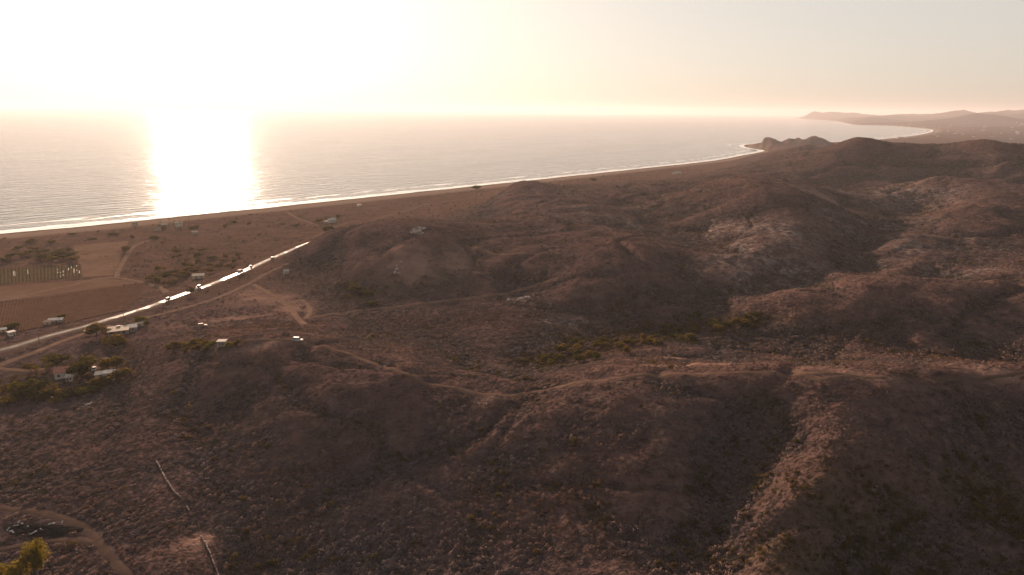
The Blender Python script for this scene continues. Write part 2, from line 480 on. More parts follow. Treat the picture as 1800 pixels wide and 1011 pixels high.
# ------------------------------------------------------------------ ground material
def ground_material():
    m, nt, b = new_mat('dry hillside')
    pos = worldpos(nt)
    at = nt.nodes.new('ShaderNodeAttribute'); at.attribute_name = 'cover'
    sep = nt.nodes.new('ShaderNodeSeparateColor')
    nt.links.new(at.outputs['Color'], sep.inputs[0])
    sh = nt.nodes.new('ShaderNodeAttribute'); sh.attribute_name = 'shore'
    d = sh.outputs['Fac']
    big = noise(nt, pos, 1 / 120, 5, 0.6)
    mid = noise(nt, pos, 1 / 14, 5, 0.62)
    fine = noise(nt, pos, 1 / 2.2, 4, 0.6)
    c = mixc(nt, ramp(nt, big, 0.36, 0.66), (0.055, 0.037, 0.038), (0.083, 0.048, 0.043))
    c = mixc(nt, ramp(nt, mid, 0.42, 0.68), c, (0.042, 0.031, 0.029))
    c = mixc(nt, ramp(nt, fine, 0.52, 0.74, 0, 0.6), c, (0.085, 0.052, 0.040))
    c = mixc(nt, ramp(nt, fine, 0.46, 0.28, 0, 0.7), c, (0.022, 0.017, 0.015))
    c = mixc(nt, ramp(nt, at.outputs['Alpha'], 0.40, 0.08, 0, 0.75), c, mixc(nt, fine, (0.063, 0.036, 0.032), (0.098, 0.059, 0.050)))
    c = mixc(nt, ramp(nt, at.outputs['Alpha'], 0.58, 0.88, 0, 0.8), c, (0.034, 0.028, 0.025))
    spk = noise(nt, pos, 1 / 5.0, 3, 0.7)
    c = mixc(nt, ramp(nt, spk, 0.52, 0.66, 0, 0.7), c, mixc(nt, big, (0.105, 0.078, 0.070), (0.115, 0.066, 0.050)))
    c = mixc(nt, ramp(nt, spk, 0.46, 0.34, 0, 0.75), c, (0.022, 0.017, 0.016))
    palec = mixc(nt, ramp(nt, fine, 0.35, 0.65), (0.11, 0.084, 0.075), (0.23, 0.18, 0.158))
    c = mixc(nt, math_(nt, 'MULTIPLY', sep.outputs[0], math_(nt, 'MULTIPLY', ramp(nt, mid, 0.35, 0.6, 0.1, 1), ramp(nt, spk, 0.38, 0.58, 0.1, 1))), c, palec)
    greenc = mixc(nt, fine, (0.036, 0.028, 0.015), (0.060, 0.046, 0.024))
    c = mixc(nt, math_(nt, 'MULTIPLY', sep.outputs[1], 0.6), c, greenc)
    barec = mixc(nt, mid, (0.133, 0.076, 0.057), (0.221, 0.134, 0.104))
    c = mixc(nt, math_(nt, 'MULTIPLY', sep.outputs[2], ramp(nt, mid, 0.25, 0.6, 0.45, 1)), c, barec)
    # coastal scrub plain, then dunes, dry sand, wet sand
    coast = mixc(nt, ramp(nt, mid, 0.35, 0.65), (0.070, 0.038, 0.029), (0.106, 0.058, 0.043))
    coast = mixc(nt, ramp(nt, fine, 0.55, 0.35, 0, 0.6), coast, (0.04, 0.032, 0.018))
    wob = math_(nt, 'ADD', d, math_(nt, 'MULTIPLY', math_(nt, 'SUBTRACT', big, 0.5), 220.0))
    sepxyz = nt.nodes.new('ShaderNodeSeparateXYZ')
    nt.links.new(pos, sepxyz.inputs[0])
    low = ramp(nt, sepxyz.outputs[2], 24.0, 14.0)
    c = mixc(nt, math_(nt, 'MULTIPLY', low, ramp(nt, wob, 620, 380)), c, coast)
    dw = math_(nt, 'ADD', d, math_(nt, 'MULTIPLY', math_(nt, 'SUBTRACT', mid, 0.5), 40.0))
    sand = mixc(nt, mid, (0.144, 0.095, 0.072), (0.209, 0.143, 0.108))
    c = mixc(nt, math_(nt, 'MULTIPLY', ramp(nt, sepxyz.outputs[2], 9.0, 5.0), ramp(nt, dw, 85, 45)), c, sand)
    wet = ramp(nt, dw, 20, 9)
    c = mixc(nt, wet, c, (0.10, 0.075, 0.055))
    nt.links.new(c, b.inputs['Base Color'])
    b.inputs['Roughness'].default_value = 0.95
    b.inputs['Specular IOR Level'].default_value = 0.0
    hsum = math_(nt, 'ADD', math_(nt, 'MULTIPLY', mid, 2.0), fine)
    bump(nt, b, hsum, 0.9, 1.4)
    return m
MAT_GROUND = ground_material()
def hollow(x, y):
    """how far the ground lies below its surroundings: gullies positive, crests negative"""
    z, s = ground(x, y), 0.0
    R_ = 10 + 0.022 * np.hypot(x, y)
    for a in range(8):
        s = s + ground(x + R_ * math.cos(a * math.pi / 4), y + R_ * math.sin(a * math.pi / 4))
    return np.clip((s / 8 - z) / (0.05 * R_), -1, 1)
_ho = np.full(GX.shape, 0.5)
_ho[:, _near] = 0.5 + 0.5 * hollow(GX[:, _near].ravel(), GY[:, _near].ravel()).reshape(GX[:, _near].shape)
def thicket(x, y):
    """darkened slopes: dense grey scrub, with the shade of their faces painted in"""
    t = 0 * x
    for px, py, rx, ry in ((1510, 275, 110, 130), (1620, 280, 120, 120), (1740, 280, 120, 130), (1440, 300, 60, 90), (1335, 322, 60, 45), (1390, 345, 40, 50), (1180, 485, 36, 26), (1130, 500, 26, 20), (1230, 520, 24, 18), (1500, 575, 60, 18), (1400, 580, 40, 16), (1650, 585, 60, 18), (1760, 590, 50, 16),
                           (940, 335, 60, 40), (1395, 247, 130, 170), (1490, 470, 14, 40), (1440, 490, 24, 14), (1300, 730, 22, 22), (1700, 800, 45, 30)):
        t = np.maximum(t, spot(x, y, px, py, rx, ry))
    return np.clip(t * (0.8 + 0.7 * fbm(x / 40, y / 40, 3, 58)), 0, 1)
_ho[:, _near] += 0.34 * thicket(GX[:, _near], GY[:, _near])  # darkens these hill faces: grey scrub and painted shade together
_pa[:, _near] *= 1 - 0.7 * thicket(GX[:, _near], GY[:, _near])
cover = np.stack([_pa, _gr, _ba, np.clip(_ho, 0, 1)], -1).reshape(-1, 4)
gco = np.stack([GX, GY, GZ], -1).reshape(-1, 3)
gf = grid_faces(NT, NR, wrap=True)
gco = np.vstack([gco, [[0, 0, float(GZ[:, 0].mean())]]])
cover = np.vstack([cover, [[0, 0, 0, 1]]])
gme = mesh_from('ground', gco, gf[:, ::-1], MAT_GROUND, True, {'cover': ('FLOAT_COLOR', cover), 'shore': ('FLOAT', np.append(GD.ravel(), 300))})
tag(link('ground', gme), kind='structure')

# ------------------------------------------------------------------ sea
def sea_material():
    m, nt, b = new_mat('sea water')
    pos = worldpos(nt)
    sh = nt.nodes.new('ShaderNodeAttribute'); sh.attribute_name = 'shore'
    d = sh.outputs['Fac']
    sd = shore_pts[9] - shore_pts[5]
    ang = math.atan2(sd[1], sd[0])
    mp = nt.nodes.new('ShaderNodeMapping')
    mp.vector_type = 'TEXTURE'
    mp.inputs['Rotation'].default_value = (0, 0, ang)
    mp.inputs['Scale'].default_value = (60, 13, 13)
    nt.links.new(pos, mp.inputs['Vector'])
    swell = noise(nt, mp.outputs[0], 1.0, 3, 0.5)
    mp2 = nt.nodes.new('ShaderNodeMapping')
    mp2.vector_type = 'TEXTURE'
    mp2.inputs['Rotation'].default_value = (0, 0, ang + 0.2)
    mp2.inputs['Scale'].default_value = (9, 3, 3)
    nt.links.new(pos, mp2.inputs['Vector'])
    chop = noise(nt, mp2.outputs[0], 1.0, 4, 0.6)
    h = math_(nt, 'ADD', math_(nt, 'MULTIPLY', swell, 3.2), math_(nt, 'MULTIPLY', chop, 0.36))
    b.inputs['IOR'].default_value = 1.33
    b.inputs['Roughness'].default_value = 0.14
    bump(nt, b, h, 1.0, 1.8)
    wob = math_(nt, 'MULTIPLY', math_(nt, 'SUBTRACT', noise(nt, pos, 1 / 45, 4), 0.5), 38.0)
    dd = math_(nt, 'ADD', d, wob)
    f1 = math_(nt, 'MULTIPLY', ramp(nt, dd, -36, -16), ramp(nt, noise(nt, mp2.outputs[0], 0.7, 5, 0.7), 0.28, 0.48))
    band = math_(nt, 'MULTIPLY', ramp(nt, dd, -84, -70), ramp(nt, dd, -54, -66))
    f2 = math_(nt, 'MULTIPLY', band, ramp(nt, swell, 0.47, 0.58, 0, 1.0))
    foam = math_(nt, 'MAXIMUM', f1, f2)
    c = mixc(nt, ramp(nt, d, -400, -20), (0.018, 0.034, 0.040), (0.05, 0.075, 0.07))
    c = mixc(nt, foam, c, (0.75, 0.74, 0.70))
    nt.links.new(c, b.inputs['Base Color'])
    wind = noise(nt, mp.outputs[0], 0.16, 4, 0.6)
    nt.links.new(math_(nt, 'ADD', ramp(nt, foam, 0, 1, 0.0, 0.75), ramp(nt, wind, 0.36, 0.66, 0.115, 0.14)), b.inputs['Roughness'])
    return m
MAT_SEA = sea_material()
st = np.radians(np.concatenate([np.linspace(-180, -60, 24, endpoint=False), np.linspace(-60, 45, 420, endpoint=False), np.linspace(45, 180, 27, endpoint=False)]))
sr = np.concatenate([[300], np.exp(np.linspace(math.log(600), math.log(46000), 260))])
SX, SY = np.sin(st)[:, None] * sr[None], np.cos(st)[:, None] * sr[None]
SD = shore_distance(SX, SY)
sme = mesh_from('sea', np.stack([SX, SY, 0 * SX], -1).reshape(-1, 3), grid_faces(len(st), len(sr), True)[:, ::-1], MAT_SEA, True, {'shore': ('FLOAT', SD.ravel())})
tag(link('sea', sme), kind='structure')

# ------------------------------------------------------------------ air
hm = bpy.data.materials.new('haze air')
hm.use_nodes = True
hn_ = hm.node_tree
for n in list(hn_.nodes): hn_.nodes.remove(n)
pv = hn_.nodes.new('ShaderNodeVolumePrincipled')
pv.inputs['Color'].default_value = (0.74, 0.70, 0.71, 1)
pv.inputs['Density'].default_value = HAZE_DENSITY
pv.inputs['Anisotropy'].default_value = HAZE_G
mo = hn_.nodes.new('ShaderNodeOutputMaterial')
hn_.links.new(pv.outputs[0], mo.inputs['Volume'])
E, Z0, Z1 = 47000.0, -9.5, 360.0
hv = [(x, y, z) for z in (Z0, Z1) for x, y in ((-E, -E), (E, -E), (E, E), (-E, E))]
hf_ = [(0, 3, 2, 1), (4, 5, 6, 7), (0, 1, 5, 4), (1, 2, 6, 5), (2, 3, 7, 6), (3, 0, 4, 7)]
tag(link('haze', mesh_from('haze', hv, hf_, hm)), kind='stuff')

# ------------------------------------------------------------------ small builders
class MB:
    """collects solids; build() links them as ONE mesh object"""
    def __init__(self): self.v, self.f = [], []
    def add(self, vs, fs):
        k = len(self.v)
        self.v += [tuple(p) for p in vs]
        for f in fs:
            f = [i + k for i in f]
            if len(f) == 4: self.f += [(f[0], f[1], f[2]), (f[0], f[2], f[3])]
            elif len(f) == 3: self.f.append(tuple(f))
            else: self.f += [(f[0], f[i], f[i + 1]) for i in range(1, len(f) - 1)]
        return self
    def box(self, x0, x1, y0, y1, z0, z1, tx=0.0, ty=0.0):
        v = [(x0, y0, z0), (x1, y0, z0), (x1, y1, z0), (x0, y1, z0), (x0 + tx, y0 + ty, z1), (x1 - tx, y0 + ty, z1), (x1 - tx, y1 - ty, z1), (x0 + tx, y1 - ty, z1)]
        return self.add(v, [(3, 2, 1, 0), (4, 5, 6, 7), (0, 1, 5, 4), (1, 2, 6, 5), (2, 3, 7, 6), (3, 0, 4, 7)])
    def prism(self, prof, y0, y1):
        """a profile in x,z pulled from y0 to y1"""
        n = len(prof)
        v = [(x, y0, z) for x, z in prof] + [(x, y1, z) for x, z in prof]
        f = [tuple(range(n)), tuple(range(2 * n - 1, n - 1, -1))] + [(i, i + n, (i + 1) % n + n, (i + 1) % n) for i in range(n)]
        return self.add(v, f)
    def tube(self, a, b, r0, r1, n=6):
        a, b = Vector(a), Vector(b)
        w = (b - a).normalized()
        u = w.orthogonal().normalized()
        q = w.cross(u)
        v = []
        for p, r in ((a, r0), (b, r1)):
            v += [p + u * (r * math.cos(2 * math.pi * i / n)) + q * (r * math.sin(2 * math.pi * i / n)) for i in range(n)]
        return self.add(v, [(i, (i + 1) % n, (i + 1) % n + n, i + n) for i in range(n)] + [tuple(range(n - 1, -1, -1)), tuple(range(n, 2 * n))])
    def mesh(self, name, mat):
        return mesh_from(name, self.v, self.f, mat)
    def build(self, name, mat, parent=None, loc=None):
        return link(name, self.mesh(name, mat), parent, loc)
def empty(name, loc, rz, label, cat, group=None):
    o = link(name, None, None, loc)
    o.rotation_euler = (0, 0, rz)
    return tag(o, label, cat, group)
def place(px, py):
    """ground point on a line of sight"""
    return hit(px, py)
def copy_tree(o, parent=None):
    c = o.copy()
    COL.objects.link(c)
    if parent is not None: c.parent = parent
    for ch in list(o.children): copy_tree(ch, c)
    return c
rng = np.random.default_rng(7)
random.seed(7)

# ------------------------------------------------------------------ roads, tracks
def ribbon(name, pts, width, mat, lift=0.15, step=2.5, across=4, wob=0.0, kind='structure', off=0.0, parent=None):
    P = catmull(np.array([(p[0], p[1]) for p in pts]), 12)
    seg = np.hypot(*np.diff(P, axis=0).T)
    s = np.append(0, np.cumsum(seg))
    t = np.arange(0, s[-1], step)
    C = np.stack([np.interp(t, s, P[:, 0]), np.interp(t, s, P[:, 1])], 1)
    T = np.gradient(C, axis=0)
    T /= np.linalg.norm(T, axis=1)[:, None]
    Nn = np.stack([-T[:, 1], T[:, 0]], 1)
    w = np.full(len(C), width / 2.0)
    if wob: w = w * (1 + wob * fbm(t / 9, t * 0 + 3.3, 3, 5))
    u = np.linspace(-1, 1, across + 1)
    X = C[:, None, 0] + Nn[:, None, 0] * (u[None] * w[:, None] + off)
    Y = C[:, None, 1] + Nn[:, None, 1] * (u[None] * w[:, None] + off)
    Z = ground(X.ravel(), Y.ravel()).reshape(X.shape) + lift
    Z[:, 0] -= lift * 1.4
    Z[:, -1] -= lift * 1.4
    me = mesh_from(name, np.stack([X, Y, Z], -1).reshape(-1, 3), grid_faces(len(C), across + 1)[:, ::-1], mat, True)
    return tag(link(name, me, parent), kind=kind)
def earth(name, a, b, scale, rough=0.95, spec=0.0):
    m, nt, bs = new_mat(name)
    pos = worldpos(nt)
    f = noise(nt, pos, scale, 5, 0.65)
    g = noise(nt, pos, scale * 7, 3, 0.6)
    c = mixc(nt, ramp(nt, f, 0.3, 0.7), a, b)
    c = mixc(nt, ramp(nt, g, 0.55, 0.75, 0, 0.45), c, tuple(v * 0.5 for v in a))
    nt.links.new(c, bs.inputs['Base Color'])
    bs.inputs['Roughness'].default_value = rough
    bs.inputs['Specular IOR Level'].default_value = spec
    bump(nt, bs, g, 0.6, 0.2)
    return m
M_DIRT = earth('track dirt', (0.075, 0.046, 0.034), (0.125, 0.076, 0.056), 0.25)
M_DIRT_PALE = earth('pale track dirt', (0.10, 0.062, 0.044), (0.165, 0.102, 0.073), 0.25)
M_DIRT_DARK = earth('dark track dirt', (0.055, 0.036, 0.029), (0.085, 0.054, 0.042), 0.3)  # darkest of the track soils
def asphalt():
    m, nt, b = new_mat('asphalt')
    pos = worldpos(nt)
    f = noise(nt, pos, 0.035, 3)
    nt.links.new(mixc(nt, f, (0.034, 0.031, 0.029), (0.050, 0.045, 0.042)), b.inputs['Base Color'])
    nt.links.new(ramp(nt, f, 0.46, 0.56, 0.30, 0.75), b.inputs['Roughness'])
    b.inputs['Specular IOR Level'].default_value = 0.03
    bump(nt, b, noise(nt, pos, 0.02, 2), 0.3, 3.0)
    return m
M_ASPH = asphalt()
M_WHITE_LINE = plain('road paint', (0.55, 0.52, 0.46), 0.6)
ROADS = []
def road(name, px, width, mat, **kw):
    pts = [tuple(place(*p))[:2] for p in px]
    ROADS.append((np.array(catmull(np.array(pts), 6)), width))
    return ribbon(name, pts, width, mat, **kw)
hwp = [(p[0], p[1]) for p in HW[::6]]
ROADS.append((HW[:, :2], 17))
ribbon('road_shoulder', hwp, 12.0, M_DIRT, 0.10, 3, 6)
ribbon('highway', hwp, 6.4, M_ASPH, 0.24, 3, 6)
for off in (-3.0, 3.0): ribbon('edge_line', hwp, 0.22, M_WHITE_LINE, 0.30, 3, 1, off=off)
def dashes():
    P = catmull(np.array(hwp), 12)
    mb = MB()
    s = np.append(0, np.cumsum(np.hypot(*np.diff(P, axis=0).T)))
    for t in np.arange(0, min(s[-1], 900), 11.0):
        a = np.array([np.interp(t, s, P[:, 0]), np.interp(t, s, P[:, 1])])
        b = np.array([np.interp(t + 4, s, P[:, 0]), np.interp(t + 4, s, P[:, 1])])
        d = (b - a) / np.linalg.norm(b - a)
        n = np.array([-d[1], d[0]]) * 0.11
        q = [a - n, b - n, b + n, a + n]
        z = ground([p[0] for p in q], [p[1] for p in q]) + 0.29
        mb.add([(p[0], p[1], zz_) for p, zz_ in zip(q, z)], [(0, 1, 2, 3)])
    tag(mb.build('centre_line', plain('yellow road paint', (0.5, 0.33, 0.06), 0.6)), kind='structure')
dashes()
road('frontage_track', [(-120, 690), (0, 642), (60, 620), (110, 600), (156, 584), (200, 571)], 6, M_DIRT_PALE, wob=0.3)
road('driveway', [(-120, 640), (-40, 646), (20, 650), (56, 652), (90, 648)], 4.5, M_DIRT_PALE, wob=0.3)
road('yard_track', [(90, 648), (130, 645), (175, 648), (190, 640), (185, 628)], 4, M_DIRT_PALE, wob=0.3)
road('roadside_track', [(505, 463), (470, 480), (445, 495), (410, 512), (370, 528), (300, 548), (250, 560)], 5.5, M_DIRT_PALE, wob=0.35)
road('clearing_track', [(445, 500), (480, 520), (508, 540), (522, 558), (536, 570)], 4.5, M_DIRT_PALE, wob=0.3)
road('loop_track', [(508, 536), (530, 528), (545, 545), (536, 562)], 3.5, M_DIRT_PALE, wob=0.3)
road('valley_track', [(536, 560), (600, 551), (700, 539), (780, 529), (850, 521), (905, 512), (945, 500), (985, 488)], 4.2, M_DIRT, wob=0.3)
road('ridge_track', [(395, 609), (430, 600), (470, 598), (524, 601), (580, 613), (620, 626), (670, 645), (720, 660), (780, 679), (830, 690), (880, 694), (950, 688), (1050, 670), (1150, 662), (1250, 657), (1330, 656), (1420, 658), (1500, 660), (1560, 664)], 3.2, M_DIRT, wob=0.45)
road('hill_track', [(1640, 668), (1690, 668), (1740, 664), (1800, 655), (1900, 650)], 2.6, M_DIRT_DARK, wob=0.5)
road('spur_track', [(1500, 661), (1450, 666), (1420, 660), (1390, 652)], 3.0, M_DIRT, wob=0.35)
road('farm_track', [(205, 488), (207, 478), (218, 458), (232, 437), (246, 428), (275, 418)], 5, M_DIRT_PALE, wob=0.2)
road('field_track', [(-60, 540), (0, 529), (70, 513), (130, 501), (175, 489), (210, 489), (250, 496), (280, 505), (294, 515)], 5, M_DIRT_PALE, wob=0.2)
road('beach_track', [(560, 398), (545, 391), (520, 383), (505, 373)], 5, M_DIRT_PALE, wob=0.2)
road('coast_track', [(430, 396), (480, 393), (560, 386)], 4, M_DIRT, wob=0.2)
road('plain_track', [(548, 419), (572, 407), (592, 398), (612, 391)], 6, M_DIRT, wob=0.2)
road('dune_track', [(664, 384), (690, 377), (746, 361), (800, 352), (855, 344)], 6, M_DIRT, wob=0.3)
road('quarry_track', [(820, 432), (845, 438), (880, 447), (930, 447), (990, 438)], 4, M_DIRT, wob=0.3)
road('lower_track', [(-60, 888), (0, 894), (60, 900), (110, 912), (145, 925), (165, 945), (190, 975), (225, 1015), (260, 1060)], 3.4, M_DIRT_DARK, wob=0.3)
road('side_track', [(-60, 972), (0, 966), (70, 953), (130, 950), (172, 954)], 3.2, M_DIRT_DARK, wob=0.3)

# ------------------------------------------------------------------ fields
def field(name, quad, mat, nu=40, nv=16, lift=0.10):
    q = np.array([tuple(place(*p))[:2] for p in quad])     # far left, far right, near right, near left
    u, v = np.linspace(0, 1, nu + 1)[:, None, None], np.linspace(0, 1, nv + 1)[None, :, None]
    P = (q[0] * (1 - u) + q[1] * u) * (1 - v) + (q[3] * (1 - u) + q[2] * u) * v
    Z = ground(P[..., 0].ravel(), P[..., 1].ravel()).reshape(P.shape[:2]) + lift
    me = mesh_from(name, np.concatenate([P, Z[..., None]], -1).reshape(-1, 3), grid_faces(nu + 1, nv + 1)[:, ::-1], mat, True)
    FIELDS.append(q)
    return tag(link(name, me), kind='structure'), q
FIELDS = []
M_TILLED = earth('ploughed soil', (0.059, 0.031, 0.021), (0.083, 0.044, 0.030), 0.06)
M_FALLOW = earth('fallow soil', (0.096, 0.054, 0.038), (0.127, 0.075, 0.050), 0.04)
M_STUBBLE = earth('stubble', (0.104, 0.059, 0.041), (0.144, 0.086, 0.057), 0.03)
M_CROP = earth('crop soil', (0.065, 0.040, 0.027), (0.085, 0.056, 0.035), 0.1)
M_RIDGE = earth('furrow ridge', (0.068, 0.038, 0.026), (0.095, 0.053, 0.035), 0.2)
def film():
    m, nt, b = new_mat('mulch film')
    f = noise(nt, worldpos(nt), 0.35, 3)
    nt.links.new(mixc(nt, f, (0.07, 0.06, 0.045), (0.18, 0.16, 0.13)), b.inputs['Base Color'])
    nt.links.new(ramp(nt, f, 0.35, 0.65, 0.5, 0.8), b.inputs['Roughness'])
    b.inputs['Specular IOR Level'].default_value = 0.05
    return m
M_FILM = film()
M_LEAFROW = earth('crop leaves', (0.035, 0.031, 0.012), (0.059, 0.049, 0.018), 0.4)
def strip_mesh(name, a, b, w, h, mat, n=8):
    """a low ridge of soil or film from a to b: rounded section"""
    a, b = np.array(a), np.array(b)
    d = (b - a) / np.linalg.norm(b - a)
    nn = np.array([-d[1], d[0]])
    prof = [(-w / 2, -0.05), (-w / 4, h), (w / 4, h), (w / 2, -0.05)]
    t = np.linspace(0, 1, n)
    C = a + (b - a) * t[:, None]
    X = C[:, None, :] + nn[None, None, :] * np.array([p[0] for p in prof])[None, :, None]
    Z = ground(X[..., 0].ravel(), X[..., 1].ravel()).reshape(X.shape[:2]) + 0.1 + np.array([p[1] for p in prof])[None]
    return mesh_from(name, np.concatenate([X, Z[..., None]], -1).reshape(-1, 3), grid_faces(n, 4)[:, ::-1], mat)
def rows(f, q, n, w, h, mat, name, skip=0.0, n_seg=8):
    for k in range(n):
        if skip and random.random() < skip: continue
        u = (k + 0.5) / n
        a, b = q[0] * (1 - u) + q[1] * u, q[3] * (1 - u) + q[2] * u
        link(name, strip_mesh(name, a, b, w, h, mat, n_seg), f)
f, q = field('ploughed_field', [(-90, 547), (262, 497), (222, 546), (-90, 606)], M_TILLED)
rows(f, q, 64, 1.5, 0.32, M_RIDGE, 'furrow_ridge')
field('fallow_field', [(-90, 511), (185, 489), (248, 497), (-90, 543)], M_FALLOW, lift=0.05)
f, q = field('crop_field', [(-90, 477), (143, 465), (143, 487), (-90, 508)], M_CROP)
rows(f, q, 36, 1.1, 0.35, M_LEAFROW, 'crop_row')
q2 = np.array([q[0] * 0.08 + q[1] * 0.92, q[1] * 0.999 + q[0] * 0.001, q[2] * 0.999 + q[3] * 0.001, q[3] * 0.08 + q[2] * 0.92])
u0, u1 = 0.80, 0.995
qa = np.array([q[0] * (1 - u0) + q[1] * u0, q[0] * (1 - u1) + q[1] * u1, q[3] * (1 - u1) + q[2] * u1, q[3] * (1 - u0) + q[2] * u0])
for k in range(17):
    u = (k % 9 + 0.5) / 9
    a, b = qa[0] * (1 - u) + qa[1] * u, qa[3] * (1 - u) + qa[2] * u
    s0 = random.uniform(0.0, 0.85); s1 = min(1.0, s0 + random.uniform(0.06, 0.22))
    link('film_row', strip_mesh('film_row', a + (b - a) * s0, a + (b - a) * s1, 0.8, 0.4, M_FILM), f)
for k in range(4):
    u = random.uniform(0.3, 0.7)
    a, b = q[0] * (1 - u) + q[1] * u, q[3] * (1 - u) + q[2] * u
    s0 = random.uniform(0.1, 0.6)
    link('film_row', strip_mesh('film_row', a + (b - a) * s0, a + (b - a) * (s0 + random.uniform(0.15, 0.4)), 0.7, 0.45, M_FILM), f)
field('stubble_field', [(128, 431), (226, 424), (198, 484), (146, 487)], M_STUBBLE, lift=0.05)

# ------------------------------------------------------------------ scrub
def shrub_mesh(name, seed, n, mat, flat=0.75, size=0.34, core=0.25):
    """many small twig and leaf faces through a dome of radius 1"""
    r_ = np.random.default_rng(seed)
    lobes = r_.normal(0, 0.38, (6, 3)); lobes[:, 2] = np.abs(lobes[:, 2]) * 0.5 + 0.35
    V, F, NV = [], [], []
    for k in range(n):
        c = lobes[r_.integers(6)]
        d = r_.normal(0, 1, 3); d /= np.linalg.norm(d)
        d[2] = abs(d[2]) if r_.random() < 0.75 else d[2]
        p = c * np.array([1, 1, flat]) + d * np.array([0.5, 0.5, 0.42 * flat]) * (core + (1 - core) * r_.random() ** 0.5)
        p[2] = max(p[2], 0.05)
        a = np.cross(d, r_.normal(0, 1, 3)); a /= np.linalg.norm(a)
        b_ = np.cross(a, d) * 0.5 + d * 0.6
        s = size * r_.uniform(0.5, 1.2)
        k0 = len(V)
        T = [p - a * s * 0.5, p + a * s * 0.5, p + b_ * s + r_.normal(0, 0.05, 3)]
        dn = np.array([p[0] * 0.6, p[1] * 0.6, 0.75]); dn /= np.linalg.norm(dn)
        if np.cross(T[1] - T[0], T[2] - T[0]) @ dn < 0: T[0], T[1] = T[1], T[0]
        V += T
        NV += [dn] * 3
        F.append((k0, k0 + 1, k0 + 2))
    me = mesh_from(name, V, F, mat, True)
    me.normals_split_custom_set_from_vertices([tuple(q) for q in NV])      # soft twig mass: shaded as a dome
    return me
def bush_mat(name, cols, rough=0.9, trans=0.0):
    m, nt, b = new_mat(name)
    oi = nt.nodes.new('ShaderNodeObjectInfo')
    r_ = nt.nodes.new('ShaderNodeValToRGB')
    el = r_.color_ramp.elements
    while len(el) < len(cols): el.new(0.5)
    for i, c in enumerate(cols):
        el[i].position = i / (len(cols) - 1)
        el[i].color = (*c, 1)
    nt.links.new(oi.outputs['Random'], r_.inputs[0])
    f = noise(nt, worldpos(nt), 0.9, 3)
    big = noise(nt, worldpos(nt), 1 / 40, 3)
    c = mixc(nt, 1.0, r_.outputs[0], mixc(nt, f, (0.7, 0.7, 0.7), (1.3, 1.3, 1.3)), 'MULTIPLY')
    c = mixc(nt, 1.0, c, mixc(nt, ramp(nt, big, 0.35, 0.65), (0.92, 0.98, 1.05), (1.12, 0.98, 0.9)), 'MULTIPLY')
    nt.links.new(c, b.inputs['Base Color'])
    b.inputs['Roughness'].default_value = rough
    b.inputs['Specular IOR Level'].default_value = 0.0
    if trans:
        t = nt.nodes.new('ShaderNodeBsdfTranslucent')
        nt.links.new(mixc(nt, 1.0, c, (1.5, 1.35, 0.7), 'MULTIPLY'), t.inputs[0])
        mx = nt.nodes.new('ShaderNodeMixShader')
        mx.inputs[0].default_value = trans
        nt.links.new(b.outputs[0], mx.inputs[1])
        nt.links.new(t.outputs[0], mx.inputs[2])
        nt.links.new(mx.outputs[0], nt.nodes['Material Output'].inputs[0])
    return m
M_DRY = bush_mat('dry twigs', [(0.092, 0.065, 0.058), (0.120, 0.090, 0.085), (0.104, 0.078, 0.074), (0.128, 0.086, 0.072), (0.140, 0.109, 0.103)])
M_RED = bush_mat('rusty brush', [(0.097, 0.060, 0.047), (0.126, 0.077, 0.059), (0.089, 0.058, 0.048), (0.141, 0.094, 0.073)])
M_GREEN = bush_mat('olive leaves', [(0.042, 0.036, 0.014), (0.066, 0.052, 0.020), (0.053, 0.040, 0.020), (0.090, 0.065, 0.026)], 0.9, 0.3)
dry_meshes = [shrub_mesh('dry_shrub', 100 + k, 120, M_DRY, 0.62, 0.27) for k in range(9)]
red_meshes = [shrub_mesh('rusty_shrub', 200 + k, 100, M_RED, 0.5, 0.27) for k in range(7)]
green_meshes = [shrub_mesh('green_shrub', 300 + k, 130, M_GREEN, 0.9, 0.29) for k in range(5)]

